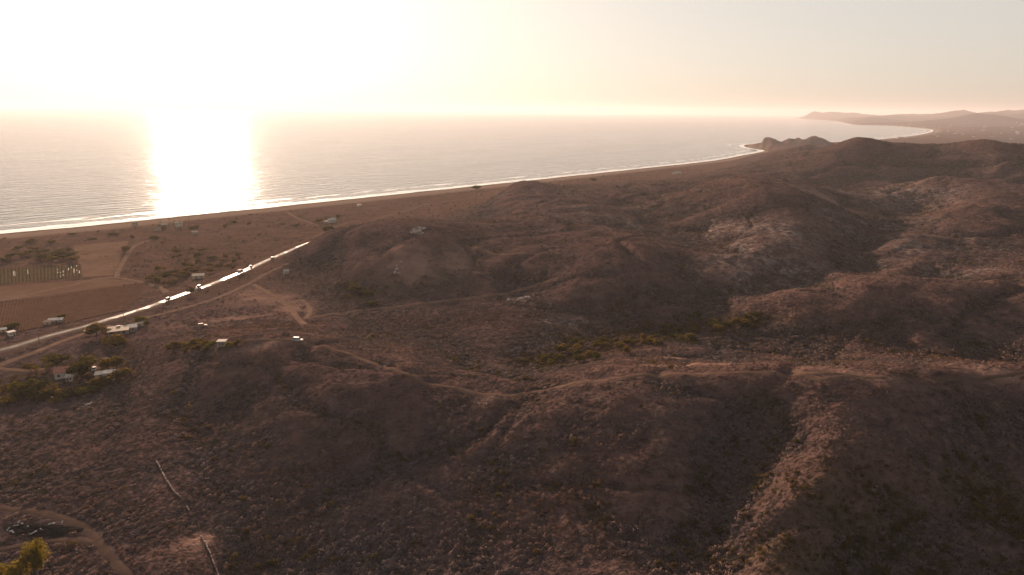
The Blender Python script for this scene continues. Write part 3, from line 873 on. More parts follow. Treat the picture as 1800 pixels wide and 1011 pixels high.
def in_quads(x, y):
    m = np.zeros(x.shape, bool)
    for q in FIELDS:
        ins = np.zeros(x.shape, bool)
        for i in range(4):
            (ax, ay), (bx, by) = q[i], q[(i + 1) % 4]
            c = ((ay > y) != (by > y)) & (x < (bx - ax) * (y - ay) / (by - ay + 1e-9) + ax)
            ins ^= c
        m |= ins
    return m
CLEAR = []          # yards and buildings: x, y, radius
def scatter():
    A = math.radians(88) / 2
    X, Y, S, Kd = [], [], [], []
    for r0, r1, dens, s0, s1 in ((60, 240, 0.85, 0.45, 1.2), (240, 420, 0.55, 0.45, 1.2), (420, 800, 0.12, 0.75, 1.5), (800, 1800, 0.018, 1.3, 2.2)):
        n = int(dens * A * (r1 * r1 - r0 * r0))
        th = rng.uniform(-A, A, n)
        r = np.sqrt(rng.uniform(r0 * r0, r1 * r1, n))
        X.append(np.sin(th) * r); Y.append(np.cos(th) * r)
        S.append(s0 + (s1 - s0) * rng.random(n) ** 2.2)
    X, Y, S = np.concatenate(X), np.concatenate(Y), np.concatenate(S)
    Z = ground(X, Y)
    d = shore_distance(X, Y)
    pale, green, bare = covers(X, Y)
    u = rng.random(len(X))
    clump = fbm(X / 22, Y / 22, 3, 71)
    plainland = (1 - sstep(14, 24, Z)) * sstep(250, 330, np.hypot(X, Y))
    keep = 0.90 + 0.5 * clump
    keep = keep * (1 - 0.90 * bare) * (1 - 0.45 * pale)
    keep = keep * (1 - 0.93 * plainland * sstep(-0.2, 0.35, 0.15 - clump))
    keep = np.where(plainland > 0.5, keep * 0.5, keep)
    ok = (u < keep) & (d > 75) & ~in_quads(X, Y)
    for L, w in ROADS:
        bb = (X > L[:, 0].min() - 20) & (X < L[:, 0].max() + 20) & (Y > L[:, 1].min() - 20) & (Y < L[:, 1].max() + 20)
        q, _ = near_line(X[bb], Y[bb], np.column_stack([L, np.zeros(len(L))]))
        t = np.ones(len(X), bool)
        t[bb] = q > w / 2 + 0.5 * S[bb]
        ok &= t
    for cx, cy, cr in CLEAR:
        ok &= np.hypot(X - cx, Y - cy) > cr
    ho = hollow(X, Y) * (1 - plainland)
    S = S * (1 + np.where(ho > 0, 0.35, 0.22) * np.clip(ho * 1.5, -1, 1))
    tk = thicket(X, Y)
    hue = -0.30 * ho - 0.35 * tk + fbm(X / 60, Y / 60, 4, 77) + 0.15 * rng.normal(0, 1, len(X))
    kind = np.where(hue > 0.10, 1, 0)
    kind = np.where(rng.random(len(X)) < green * 0.5 + 0.004 + 0.05 * np.clip(ho, 0, 1) + 0.10 * plainland, 2, kind)
    S = np.where(kind == 2, S * 1.25, np.where(kind == 1, S * 0.85, S))
    return X[ok], Y[ok], Z[ok], S[ok], kind[ok]

def slope_angles(x, y):
    e = 2 + 0.006 * np.hypot(x, y)
    gx, gy = (ground(x + e, y) - ground(x - e, y)) / (2 * e), (ground(x, y + e) - ground(x, y - e)) / (2 * e)
    return np.arctan(gy), -np.arctan(gx)
def stuff_instances(name, pts, scl, meshes_objs, label=None):
    lean = slope_angles(pts[:, 0], pts[:, 1])
    """a point per bush; geometry nodes put one of the given bushes on each"""
    me = bpy.data.meshes.new(name)
    me.vertices.add(len(pts))
    me.vertices.foreach_set('co', np.asarray(pts, np.float32).ravel())
    for an, kind, val in (('scl', 'FLOAT', scl), ('lean_x', 'FLOAT', lean[0]), ('lean_y', 'FLOAT', lean[1]), ('pick', 'INT', rng.integers(0, len(meshes_objs), len(pts)))):
        a = me.attributes.new(an, kind, 'POINT')
        a.data.foreach_set('value', np.asarray(val, np.float32 if kind == 'FLOAT' else np.int32))
    o = link(name, me)
    g = bpy.data.node_groups.new(name, 'GeometryNodeTree')
    g.interface.new_socket('Geometry', in_out='INPUT', socket_type='NodeSocketGeometry')
    g.interface.new_socket('Geometry', in_out='OUTPUT', socket_type='NodeSocketGeometry')
    gi, go = g.nodes.new('NodeGroupInput'), g.nodes.new('NodeGroupOutput')
    join = g.nodes.new('GeometryNodeJoinGeometry')
    def attr(nm, t):
        n = g.nodes.new('GeometryNodeInputNamedAttribute')
        n.data_type = t
        n.inputs[0].default_value = nm
        return n.outputs[0]
    sc_, pk = attr('scl', 'FLOAT'), attr('pick', 'INT')
    cx = g.nodes.new('ShaderNodeCombineXYZ')
    g.links.new(attr('lean_x', 'FLOAT'), cx.inputs[0])
    g.links.new(attr('lean_y', 'FLOAT'), cx.inputs[1])
    for i, mo_ in enumerate(meshes_objs):
        oi = g.nodes.new('GeometryNodeObjectInfo')
        oi.transform_space = 'ORIGINAL'
        oi.inputs['Object'].default_value = mo_
        oi.inputs['As Instance'].default_value = True
        cmp_ = g.nodes.new('FunctionNodeCompare')
        cmp_.data_type = 'INT'
        cmp_.operation = 'EQUAL'
        ins_ = [s for s in cmp_.inputs if s.enabled and s.type == 'INT']
        g.links.new(pk, ins_[0])
        ins_[1].default_value = i
        ip = g.nodes.new('GeometryNodeInstanceOnPoints')
        g.links.new(gi.outputs[0], ip.inputs['Points'])
        g.links.new(cmp_.outputs[0], ip.inputs['Selection'])
        g.links.new(oi.outputs['Geometry'], ip.inputs['Instance'])
        g.links.new(cx.outputs[0], ip.inputs['Rotation'])
        g.links.new(sc_, ip.inputs['Scale'])
        g.links.new(ip.outputs[0], join.inputs[0])
    g.links.new(join.outputs[0], go.inputs[0])
    md = o.modifiers.new('scatter', 'NODES')
    md.node_group = g
    return tag(o, label, kind='stuff')

# ------------------------------------------------------------------ materials of built things
M_WALL = plain('white plaster', (0.46, 0.395, 0.33), 0.85, 0.12)
M_WALL_GREY = plain('grey plaster', (0.26, 0.22, 0.19), 0.85, 0.15)
M_WALL_TAN = plain('tan plaster', (0.40, 0.30, 0.22), 0.85, 0.15)
M_ROOF_PALE = plain('pale roof coat', (0.36, 0.28, 0.21), 0.9, 0.15, 0.6, 0.05)
M_ROOF_RED = plain('red clay tiles', (0.27, 0.105, 0.075), 0.75, 0.25, 2.0)
M_ROOF_TIN = plain('corrugated sheet', (0.32, 0.28, 0.25), 0.75, 0.2, 2.0, 0.1)
M_THATCH = plain('palm thatch', (0.17, 0.11, 0.07), 0.95, 0.3, 3.0)
M_DARK = plain('dark opening', (0.02, 0.018, 0.016), 0.6)
M_GLASS = plain('window glass', (0.02, 0.022, 0.025), 0.08, 0.0, 1.0, 0.5)
M_WOOD = plain('grey timber', (0.15, 0.11, 0.085), 0.85, 0.25)
M_CONC = plain('concrete', (0.34, 0.31, 0.28), 0.9, 0.2)
M_ROCK = plain('pale rock', (0.27, 0.22, 0.19), 0.9, 0.3, 0.8)
M_BARK = plain('bark', (0.085, 0.062, 0.048), 0.9, 0.3)
M_TYRE = plain('tyre rubber', (0.015, 0.015, 0.015), 0.85)
M_RIM = plain('wheel rim', (0.35, 0.34, 0.33), 0.35, 0.05, 1, 0.5, 0.8)
M_LAMP = plain('lamp glass', (0.6, 0.58, 0.55), 0.15, 0.02, 1, 0.5)
def paint(name, col): 
    m = plain(name, col, 0.5, 0.05, 1.0, 0.12)
    return m
P_WHITE, P_DARK, P_SILVER, P_RED, P_BEIGE = paint('white paint', (0.42, 0.39, 0.36)), paint('dark paint', (0.03, 0.03, 0.035)), paint('silver paint', (0.32, 0.32, 0.32)), paint('red paint', (0.25, 0.03, 0.02)), plain('dusty beige paint', (0.26, 0.19, 0.14), 0.7, 0.1)

# ------------------------------------------------------------------ buildings
def window(parent, x, y, z, w, h, rz=0.0, name='window'):
    """frame proud of the wall with a pane in it; faces local -y"""
    fr = MB()
    t = 0.12
    fr.box(-w / 2, w / 2, -0.06, 0.04, 0, t).box(-w / 2, w / 2, -0.06, 0.04, h - t, h).box(-w / 2, -w / 2 + t, -0.055, 0.04, t, h - t).box(w / 2 - t, w / 2, -0.055, 0.04, t, h - t)
    o = fr.build(name, M_WOOD, parent, (x, y, z))
    o.rotation_euler = (0, 0, rz)
    MB().box(-w / 2 + t, w / 2 - t, -0.02, 0.03, t, h - t).build('pane', M_GLASS, o)
    return o
def door(parent, x, y, w=1.0, h=2.1, mat=None, rz=0.0):
    o = MB().box(-w / 2, w / 2, -0.07, 0.05, 0, h).build('door', mat or M_WOOD, parent, (x, y, 0.02))
    o.rotation_euler = (0, 0, rz)
    MB().box(w / 2 - 0.2, w / 2 - 0.1, -0.14, -0.07, 0.95, 1.1).build('handle', M_RIM, o)
    return o
def house(px, py, L, W, H, rz, label, cat='house', roof='flat', wall=None, roofm=None, wins=(), doors=(), porch=0.0, name='house', group=None, pitch=0.28, sink=0.4):
    p = place(px, py)
    CLEAR.append((p.x, p.y, max(L, W) * 0.62))
    o = empty(name, (p.x, p.y, p.z), rz, label, cat, group)
    wall, roofm = wall or M_WALL, roofm or M_ROOF_PALE
    t = MB().box(-L / 2, L / 2, -W / 2, W / 2, -sink - 1.0, H)
    if roof == 'gable':
        t.prism([(-L / 2, H), (L / 2, H), (L / 2, H + 0.01), (-L / 2, H + 0.01)], -W / 2, W / 2)
        rise = W / 2 * pitch * 2
        t.add([(-L / 2, -W / 2, H), (-L / 2, W / 2, H), (-L / 2, 0, H + rise)], [(0, 2, 1)])
        t.add([(L / 2, -W / 2, H), (L / 2, W / 2, H), (L / 2, 0, H + rise)], [(0, 1, 2)])
    t.build('wall', wall, o)
    e = 0.45
    if roof == 'flat':
        MB().box(-L / 2 - e, L / 2 + e, -W / 2 - e - porch, W / 2 + e, H + 0.003, H + 0.26).build('roof', roofm, o)
        if porch:
            for k in range(4):
                x = -L / 2 + 0.2 + (L - 0.4) * k / 3
                MB().box(x - 0.15, x + 0.15, -W / 2 - porch - 0.15, -W / 2 - porch + 0.15, -1.2, H).build('porch_post', wall, o)
    elif roof == 'shed':
        MB().add([(-L / 2 - e, -W / 2 - e - porch, H - 0.1), (L / 2 + e, -W / 2 - e - porch, H - 0.1), (L / 2 + e, W / 2 + e, H + W * 0.16), (-L / 2 - e, W / 2 + e, H + W * 0.16),
                  (-L / 2 - e, -W / 2 - e - porch, H + 0.02), (L / 2 + e, -W / 2 - e - porch, H + 0.02), (L / 2 + e, W / 2 + e, H + W * 0.16 + 0.12), (-L / 2 - e, W / 2 + e, H + W * 0.16 + 0.12)],
                 [(3, 2, 1, 0), (4, 5, 6, 7), (0, 1, 5, 4), (1, 2, 6, 5), (2, 3, 7, 6), (3, 0, 4, 7)]).build('roof', roofm, o)
    else:
        for s in (-1, 1):
            ey = W / 2 + e
            ez = H - e * pitch * 2
            MB().add([(-L / 2 - e, s * ey, ez), (L / 2 + e, s * ey, ez), (L / 2 + e, 0, H + rise), (-L / 2 - e, 0, H + rise),
                      (-L / 2 - e, s * ey, ez + 0.16), (L / 2 + e, s * ey, ez + 0.16), (L / 2 + e, 0, H + rise + 0.17), (-L / 2 - e, 0, H + rise + 0.17)],
                     [(3, 2, 1, 0), (4, 5, 6, 7), (0, 1, 5, 4), (1, 2, 6, 5), (2, 3, 7, 6), (3, 0, 4, 7)]).build('roof', roofm, o)
    for side, along, z, w, h in wins:
        if side == 'f': window(o, along, -W / 2, z, w, h)
        elif side == 'r': window(o, L / 2, along, z, w, h, math.pi / 2)
        elif side == 'l': window(o, -L / 2, along, z, w, h, -math.pi / 2)
    for side, along, w, h in doors:
        if side == 'f': door(o, along, -W / 2, w, h)
        elif side == 'r': door(o, L / 2, along, w, h, None, math.pi / 2)
        elif side == 'l': door(o, -L / 2, along, w, h, None, -math.pi / 2)
    return o
D = math.radians
h1 = house(209, 586, 10.5, 8.5, 3.2, D(28), 'long single storey farmhouse with a pale flat roof beside the highway', 'house', 'flat', M_WALL_GREY, M_ROOF_PALE,
      [('f', -3, 0.9, 1.4, 1.2), ('f', 2.8, 0.9, 1.4, 1.2), ('r', 1.5, 0.9, 1.2, 1.2)], [('f', 0, 1.0, 2.1)], porch=2.2, name='farmhouse')
MB().box(-1.0, 1.2, 1.2, 2.4, 3.463, 4.2).build('water_tank', M_DARK, h1)
house(231, 582, 6.0, 4.6, 2.7, D(28), 'small grey outbuilding joined to the right end of the flat roofed farmhouse', 'outbuilding', 'shed', M_WALL_GREY, M_ROOF_TIN, [('f', 1, 0.9, 1.0, 1.0)], [('f', -1.2, 0.9, 2.0)], name='outbuilding')
house(246, 573, 4.0, 2.2, 1.7, D(20), 'low pale shed at the far right of the roadside farmhouse', 'shed', 'flat', M_WALL, M_ROOF_PALE, [], [('f', 0, 0.9, 1.5)], name='shed')
house(116, 662, 8.6, 5.6, 3.3, D(26), 'white house with a red gabled roof among the farm trees', 'house', 'gable', M_WALL, M_ROOF_RED,
      [('f', -2.6, 1.0, 1.1, 1.2), ('f', 2.2, 1.2, 1.0, 1.2), ('r', -1.0, 1.1, 1.0, 1.2), ('r', 1.2, 1.1, 0.8, 1.1)], [('f', 0.2, 1.0, 2.1)], name='farmhouse')
house(123, 669, 3.0, 3.0, 2.3, D(26), 'whitewashed lean-to below the red roofed house', 'outbuilding', 'shed', M_WALL, M_ROOF_TIN, [('f', 0.5, 0.9, 0.8, 0.8)], [('f', -0.7, 0.8, 1.9)], name='outbuilding')
house(194, 669, 4.4, 4.0, 4.4, D(8), 'small white two storey house with a dark upper opening beside a round tree', 'house', 'flat', M_WALL, M_WALL, [('f', 0.6, 2.4, 1.9, 1.5), ('f', -1.2, 0.6, 0.8, 1.0)], [('f', 1.0, 0.9, 2.0)], name='white_house')
house(178, 664, 4.6, 3.2, 2.2, D(25), 'low grey tin roofed lean-to left of the white two storey house', 'outbuilding', 'shed', M_WALL_GREY, M_ROOF_TIN, [], [('f', 0, 1.0, 1.9)], name='outbuilding')
house(391, 608, 3.6, 3.0, 2.5, D(5), 'little pale block hut on the ridge among green shrubs', 'hut', 'flat', M_WALL_GREY, M_WALL_GREY, [('f', 0.7, 0.9, 0.8, 0.8)], [('f', -0.7, 0.9, 1.9)], name='hut')
house(349, 489, 9.0, 5.0, 2.6, D(20), 'long pale roofed roadside shed across the highway', 'shed', 'shed', M_WALL_TAN, M_ROOF_PALE, [('f', 2.5, 0.9, 1.4, 1.0)], [('f', -1.5, 1.6, 2.0)], name='shed')
house(503, 481, 3.6, 3.0, 2.4, D(30), 'tiny white hut at the foot of the quarry hill', 'hut', 'gable', M_WALL, M_ROOF_TIN, [('f', 0.8, 0.9, 0.7, 0.7)], [('f', -0.6, 0.8, 1.8)], name='hut')
house(98, 567, 8.0, 3.2, 2.0, D(15), 'low pale tin shed at the edge of the ploughed field', 'shed', 'shed', M_WALL_GREY, M_ROOF_TIN, [], [('f', 1, 1.0, 1.8)], name='shed')
house(84, 571, 3.6, 2.6, 2.0, D(15), 'small tan shack beside the tin shed by the field', 'shack', 'shed', M_WALL_TAN, M_THATCH, [], [('f', 0.4, 0.9, 1.7)], name='shack')
house(21, 590, 3.2, 3.0, 2.4, D(55), 'small white hut left of the ploughed field by the highway', 'hut', 'flat', M_WALL, M_WALL, [('f', -0.7, 0.9, 0.7, 0.7)], [('f', 0.7, 0.8, 1.8)], name='hut')
house(6, 584, 3.2, 2.6, 2.0, D(40), 'tan shack at the left edge near the small white hut', 'shack', 'shed', M_WALL_TAN, M_ROOF_TIN, [], [('f', 0, 0.9, 1.7)], name='shack')
house(583, 391, 9.0, 7.0, 3.6, D(35), 'white gabled house by the far end of the highway', 'house', 'gable', M_WALL, M_ROOF_TIN, [('f', -2.5, 1.0, 1.3, 1.2), ('f', 2.5, 1.0, 1.3, 1.2)], [('f', 0, 1.0, 2.1)], name='white_house')
house(573, 393, 4.5, 4.0, 3.0, D(35), 'small grey annex left of the white gabled house', 'outbuilding', 'flat', M_WALL_GREY, M_ROOF_PALE, [('f', 0.8, 1, 1, 1)], [('f', -0.8, 0.9, 2.0)], name='outbuilding')
house(632, 363, 6, 5, 3, D(20), 'lone white house on the plain near the beach', 'house', 'flat', M_WALL, M_ROOF_PALE, [('f', -1.5, 1, 1.1, 1.1)], [('f', 1.2, 0.9, 2.0)], name='white_house')
house(1190, 306, 22, 8, 3.5, D(35), 'long pale shed on the coastal plain beyond the middle hills', 'shed', 'gable', M_WALL, M_ROOF_PALE, [('f', -4, 1, 1.5, 1.2)], [('f', 2, 2.5, 2.6)], name='shed')
for px, py, L, lab in ((277, 405, 8, 'pale thatched beach house under the palms, nearest to the field road'), (289, 399, 7, 'white beach house between tall palms'), (314, 396, 9, 'largest pale beach house beside the tallest palm'),
                       (315, 401, 6, 'small tan beach cabin in front of the largest beach house'), (343, 412, 6, 'small pale hut on the plain behind the beach palms'), (238, 395, 7, 'grey beach shack at the edge of the dunes')):
    house(px, py, L, L * 0.7, 3.0, D(25), lab, 'house', 'gable', M_WALL_GREY if 'white' in lab else M_WALL_TAN, M_THATCH if 'thatch' in lab else M_ROOF_PALE, [('f', -L * 0.25, 1, 1.0, 1.0)], [('f', L * 0.2, 0.9, 2.0)], name='beach_house')
# houses of the distant town round the bay
tm = [MB().box(-a, a, -b, b, -3, h).box(-a * 0.5, a * 0.3, -b * 0.5, b * 0.5, h, h + 2.5).mesh('town_house', [M_WALL]) for a, b, h in ((11, 8, 7), (16, 10, 6), (8, 8, 10))]
for k in range(48):
    px = random.choice([random.uniform(1570, 1800), random.uniform(1640, 1800), random.uniform(1560, 1650)])
    py = random.triangular(213, 247, 222) if px > 1600 else random.triangular(216, 226, 220)
    p = place(px, py)
    if p.z < 3 or p.z > 60: continue
    o = link('town_house', random.choice(tm), None, (p.x, p.y, p.z))
    o.rotation_euler = (0, 0, random.uniform(0, 3))
    o.scale = (random.uniform(0.35, 0.9),) * 3
    tag(o, 'tiny pale house of the distant town on the bay', 'house', 'houses of the distant bay town')
for px, py, lab in ((1584, 243, 'white house row by the near end of the distant bay'), (1600, 242, 'smaller white house right of the row by the distant bay')):
    house(px, py, 60 if 'row' in lab else 25, 18, 8, D(10), lab, 'house', 'flat', M_WALL, M_WALL, [('f', -8, 2, 4, 3), ('f', 6, 2, 4, 3)], [], name='white_house')

# ------------------------------------------------------------------ vehicles
def car(p, rz, label, cat, pmat, kind='car', group=None, name='parked_car'):
    o = empty(name, (p[0], p[1], p[2]), rz, label, cat, group)
    if kind == 'truck':
        MB().prism([(1.6, 0.55), (3.4, 0.55), (3.45, 1.5), (3.1, 2.5), (1.6, 2.55)], -1.1, 1.1).build('cab', pmat, o)
        MB().box(-3.4, 1.5, -1.2, 1.2, 0.9, 3.3).build('cargo_box', M_ROOF_TIN, o)
        MB().box(-3.4, 3.2, -0.5, 0.5, 0.5, 0.9).build('chassis', M_TYRE, o)
        MB().add([(3.47, -0.95, 1.55), (3.47, 0.95, 1.55), (3.14, 0.9, 2.4), (3.14, -0.9, 2.4)], [(0, 1, 2, 3)]).build('windscreen', M_GLASS, o)
        ax, ww_, hl = (-2.2, 2.5), 1.05, 3.43
    else:
        L, H = {'car': (2.2, 1.42), 'suv': (2.45, 1.85), 'van': (2.5, 2.1)}[kind]
        b = 0.55 * H
        body = [(-L, 0.35), (L, 0.35), (L + 0.03, 0.35 + (b - 0.35) * 0.6), (L - 0.1, b * 0.93), (L * 0.42, b), (-L * 0.96, b), (-L - 0.02, b * 0.8)]
        MB().prism(body, -0.88, 0.88).build('body', pmat, o)
        r0, r1 = (-L * 0.93, L * 0.05) if kind != 'car' else (-L * 0.55, 0.02 * L)
        cab = [(r0 - 0.05, b), (L * 0.4, b), (r1 + 0.35, H), (r0 + 0.2, H)]
        v, y0, y1 = [], 0.86, 0.70
        k = MB()
        k.add([(x, -y, z) for (x, z), y in zip(cab, (y0, y0, y1, y1))] + [(x, y, z) for (x, z), y in zip(cab, (y0, y0, y1, y1))], [(0, 1, 2, 3), (7, 6, 5, 4), (0, 4, 5, 1), (1, 5, 6, 2), (2, 6, 7, 3), (3, 7, 4, 0)])
        k.build('window_band', M_GLASS, o)
        MB().box(r0 + 0.12, r1 + 0.42, -0.73, 0.73, H, H + 0.06).build('roof', pmat, o)
        ax, ww_, hl = (-L * 0.6, L * 0.62), 0.80, L + 0.02
    wm = bpy.data.meshes.get('wheel') or MB().tube((0, -0.12, 0), (0, 0.12, 0), 0.36, 0.36, 12).mesh('wheel', M_TYRE)
    rm = bpy.data.meshes.get('rim') or MB().tube((0, -0.125, 0), (0, 0.125, 0), 0.2, 0.2, 8).mesh('rim', M_RIM)
    lm = bpy.data.meshes.get('headlight') or MB().box(-0.04, 0.03, -0.18, 0.18, -0.09, 0.09).mesh('headlight', M_LAMP)
    for x in ax:
        for y in (-ww_, ww_):
            w = link('wheel', wm, o, (x, y, 0.36))
            link('rim', rm, w)
    for y in (-0.6, 0.6): link('headlight', lm, o, (hl, y, 0.72))
    return o
def hw_dir(px, py):
    p = place(px, py)
    i = int(np.argmin(np.hypot(HW[:-1, 0] - p.x, HW[:-1, 1] - p.y)))
    d = HW[i + 1] - HW[i]
    n = np.array([-d[1], d[0]]) / math.hypot(d[0], d[1])
    return HW[i], math.atan2(d[1], d[0]), n
def on_highway(px, py, side, *a, **k):
    c, ang, n = hw_dir(px, py)
    x, y = c[0] + n[0] * side, c[1] + n[1] * side
    return car((x, y, gnd(x, y) + 0.25), ang if side < 0 else ang + math.pi, *a, **k)
on_highway(291, 528, -1.7, 'dark van driving on the highway above the roadside farmhouse', 'van', P_DARK, 'van', name='van')
on_highway(415, 482, -1.7, 'box truck with a dark cab on the highway', 'truck', P_DARK, 'truck', name='truck')
on_highway(478, 455, -1.7, 'dark car nearest the far end of the gleaming highway', 'car', P_DARK, 'suv', name='car')
on_highway(447, 469, 1.7, 'dark car between the box truck and the far car', 'car', P_DARK, 'car', name='car')
on_highway(352, 506, 1.7, 'dark pickup sized car by the roadside shed', 'car', P_DARK, 'suv', name='car')
p = place(524, 600)
car((p.x, p.y, gnd(p.x, p.y) + 0.15), D(-8), 'white off-road wagon parked on the ridge track', 'car', P_WHITE, 'suv', name='parked_car')
p = place(356, 574)
car((p.x, p.y, p.z + 0.05), D(20), 'pale beige car standing in the scrub above the ridge hut', 'car', P_BEIGE, 'suv', name='parked_car'); CLEAR.append((p.x, p.y, 4))
p = place(154, 583)
car((p.x, p.y, p.z + 0.15), D(28), 'white car on the frontage track left of the round bush', 'car', P_WHITE, 'car', name='parked_car'); CLEAR.append((p.x, p.y, 4))
p = place(166, 651)
car((p.x, p.y, p.z + 0.1), D(-65), 'silver car in the farm yard with sun on its windscreen', 'car', P_SILVER, 'car', name='parked_car'); CLEAR.append((p.x, p.y, 4))

# ------------------------------------------------------------------ power line along the highway
pole_m = None
poles = []
for k, (px, py) in enumerate(((60, 604), (208, 561), (336, 516), (432, 480), (508, 447), (561, 420))):
    c, ang, n = hw_dir(px, py)
    x, y = c[0] - n[0] * 9.0, c[1] - n[1] * 9.0
    o = empty('utility_pole', (x, y, gnd(x, y)), ang, 'thin wooden utility pole beside the highway', 'pole', 'utility poles along the highway')
    if not pole_m:
        pole_m = (MB().tube((0, 0, -0.5), (0, 0, 9.5), 0.17, 0.12, 7).mesh('post', M_WOOD), MB().box(-0.07, 0.07, -1.1, 1.1, 8.8, 8.95).mesh('crossarm', M_WOOD), MB().tube((0, 0, 8.95), (0, 0, 9.15), 0.05, 0.04, 5).mesh('insulator', M_CONC))
    link('post', pole_m[0], o); link('crossarm', pole_m[1], o)
    for yy in (-0.95, 0.95): link('insulator', pole_m[2], o, (0, yy, 0))
    poles.append((x, y, gnd(x, y) + 9.15, n))
for s in (-0.95, 0.95):
    mb = MB()
    for (ax, ay, az, an), (bx, by, bz, bn) in zip(poles[:-1], poles[1:]):
        pr = None
        for t in np.linspace(0, 1, 9):
            q = (ax + (bx - ax) * t + an[0] * s, ay + (by - ay) * t + an[1] * s, az + (bz - az) * t - 2.2 * 4 * t * (1 - t) * 0.5)
            if pr: mb.tube(pr, q, 0.02, 0.02, 3)
            pr = q
    tag(mb.build('power_line', M_TYRE), 'thin power line strung between the highway poles', 'wire', 'power lines along the highway')

# ------------------------------------------------------------------ walls, heaps, rocks
def low_wall(px, label):
    P = [place(*q) for q in px]
    C = catmull(np.array([(p.x, p.y) for p in P]), 6)
    o = empty('boundary_wall', (C[0][0], C[0][1], gnd(*C[0])), 0, label, 'wall')
    base = np.array([C[0][0], C[0][1], gnd(*C[0])])
    ms = plain('old limewash', (0.21, 0.155, 0.125), 0.9, 0.35, 1.2)
    for a, b in zip(C[:-1], C[1:]):
        L = math.hypot(*(b - a))
        n = max(1, int(L / 1.6))
        for k in range(n):
            if random.random() < 0.10: continue
            q0, q1 = a + (b - a) * (k / n), a + (b - a) * ((k + 0.93) / n)
            d = (q1 - q0) / np.linalg.norm(q1 - q0)
            w = np.array([-d[1], d[0]]) * random.uniform(0.10, 0.17)
            j = np.array([random.uniform(-0.08, 0.08), random.uniform(-0.08, 0.08)])
            hz = random.uniform(0.45, 0.85)
            v = []
            for zt in (-0.3, hz):
                for q_, sg in ((q0, -1), (q1, -1), (q1, 1), (q0, 1)):
                    xy = q_ + j + w * sg
                    v.append((xy[0] - base[0], xy[1] - base[1], gnd(*xy) + zt - base[2]))
            MB().add(v, [(3, 2, 1, 0), (4, 5, 6, 7), (0, 1, 5, 4), (1, 2, 6, 5), (2, 3, 7, 6), (3, 0, 4, 7)]).build('wall_block', ms, o)
    ROADS.append((C, 1.6))
    return o
low_wall([(275, 812), (283, 826), (291, 842), (299, 855), (307, 866), (318, 876)], 'upper stretch of a pale low wall running down the scrub slope')
low_wall([(326, 889), (333, 899)], 'short broken bit of pale wall between the two long stretches')
low_wall([(353, 944), (362, 958), (370, 976), (377, 994), (384, 1012), (392, 1035)], 'lower stretch of pale low wall running out of the bottom of the view')
def rock_mesh(seed, n=7):
    r_ = np.random.default_rng(seed)
    mb = MB()
    ph = [r_.uniform(0.75, 1.2, n) for _ in range(3)]
    v = []
    for lv, (z, s) in enumerate(((-0.4, 1.0), (0.35, 0.95), (0.8, 0.55))):
        v += [(math.cos(6.283 * i / n) * s * ph[lv][i], math.sin(6.283 * i / n) * s * ph[lv][i], z * r_.uniform(0.85, 1.15)) for i in range(n)]
    v.append((0.1, 0, 0.95))
    f = []
    for lv in (0, 1):
        f += [(lv * n + i, lv * n + (i + 1) % n, (lv + 1) * n + (i + 1) % n, (lv + 1) * n + i) for i in range(n)]
    f += [(2 * n + i, 2 * n + (i + 1) % n, 3 * n) for i in range(n)]
    return mb.add(v, f).mesh('stone', M_ROCK)
rock_ms = [rock_mesh(k) for k in range(5)]
def rock_heap(px, py, n, spread, s0, s1, label, name='rock_outcrop', cat='rocks'):
    p = place(px, py)
    o = empty(name, (p.x, p.y, p.z), 0, label, cat)
    for k in range(n):
        dx, dy = random.gauss(0, spread), random.gauss(0, spread)
        s = random.uniform(s0, s1)
        r_ = link('stone', random.choice(rock_ms), o, (dx, dy, gnd(p.x + dx, p.y + dy) - p.z + 0.15 * s))
        r_.scale = (s, s * random.uniform(0.7, 1.2), s * random.uniform(0.6, 1.0))
        r_.rotation_euler = (random.uniform(-0.2, 0.2), random.uniform(-0.2, 0.2), random.uniform(0, 6))
    CLEAR.append((p.x, p.y, spread * 1.4))
    return o
rock_heap(155, 711, 16, 1.5, 0.25, 0.7, 'heap of white rubble on the slope below the white houses', 'rubble_heap', 'rubble')
rock_heap(917, 526, 16, 3.5, 0.5, 1.4, 'pale grey rock outcrop above the green valley')
rock_heap(735, 408, 18, 4.5, 0.7, 1.8, 'pale rock outcrop near the top of the quarry hill')
rock_heap(702, 474, 10, 3.0, 0.6, 1.4, 'pale rocks on the left edge of the quarry face')
rock_heap(855, 705, 8, 2.2, 0.25, 0.5, 'grey stones just below the saddle of the ridge track')
rock_heap(148, 966, 4, 0.8, 0.2, 0.4, 'few white stones beside the lower track fork')
# dark heap with litter, lower left: its shade is painted into the near-black colour
p = place(72, 933)
def heap():
    n, m = 28, 9
    v = []
    for i in range(n):
        a = 2 * math.pi * i / n
        for j in range(m):
            t = j / (m - 1)
            x, y = math.cos(a) * t * 15.0 * (1 + 0.2 * math.sin(3 * a)), math.sin(a) * t * 4.6 * (1 + 0.15 * math.cos(2 * a))
            c, s = math.cos(D(-6)), math.sin(D(-6))
            x, y = x * c - y * s, x * s + y * c
            wz = gnd(p.x + x, p.y + y) - p.z
            v.append((x, y, wz + 1.1 * (1 - t ** 2) * (0.7 + 0.5 * random.random()) - 0.25 * t))
    f = []
    for i in range(n):
        for j in range(m - 1):
            a, b, c, d = i * m + j, i * m + j + 1, ((i + 1) % n) * m + j + 1, ((i + 1) % n) * m + j
            f += [(a, b, c), (a, c, d)]
    return mesh_from('dark_shaded_heap', v, f, earth('dark shaded waste', (0.012, 0.011, 0.010), (0.028, 0.024, 0.020), 0.8), False)
tag(link('dark_shaded_heap', heap(), None, (p.x, p.y, p.z)), 'long dark heap with shade painted in beside the lower dirt track', 'heap')
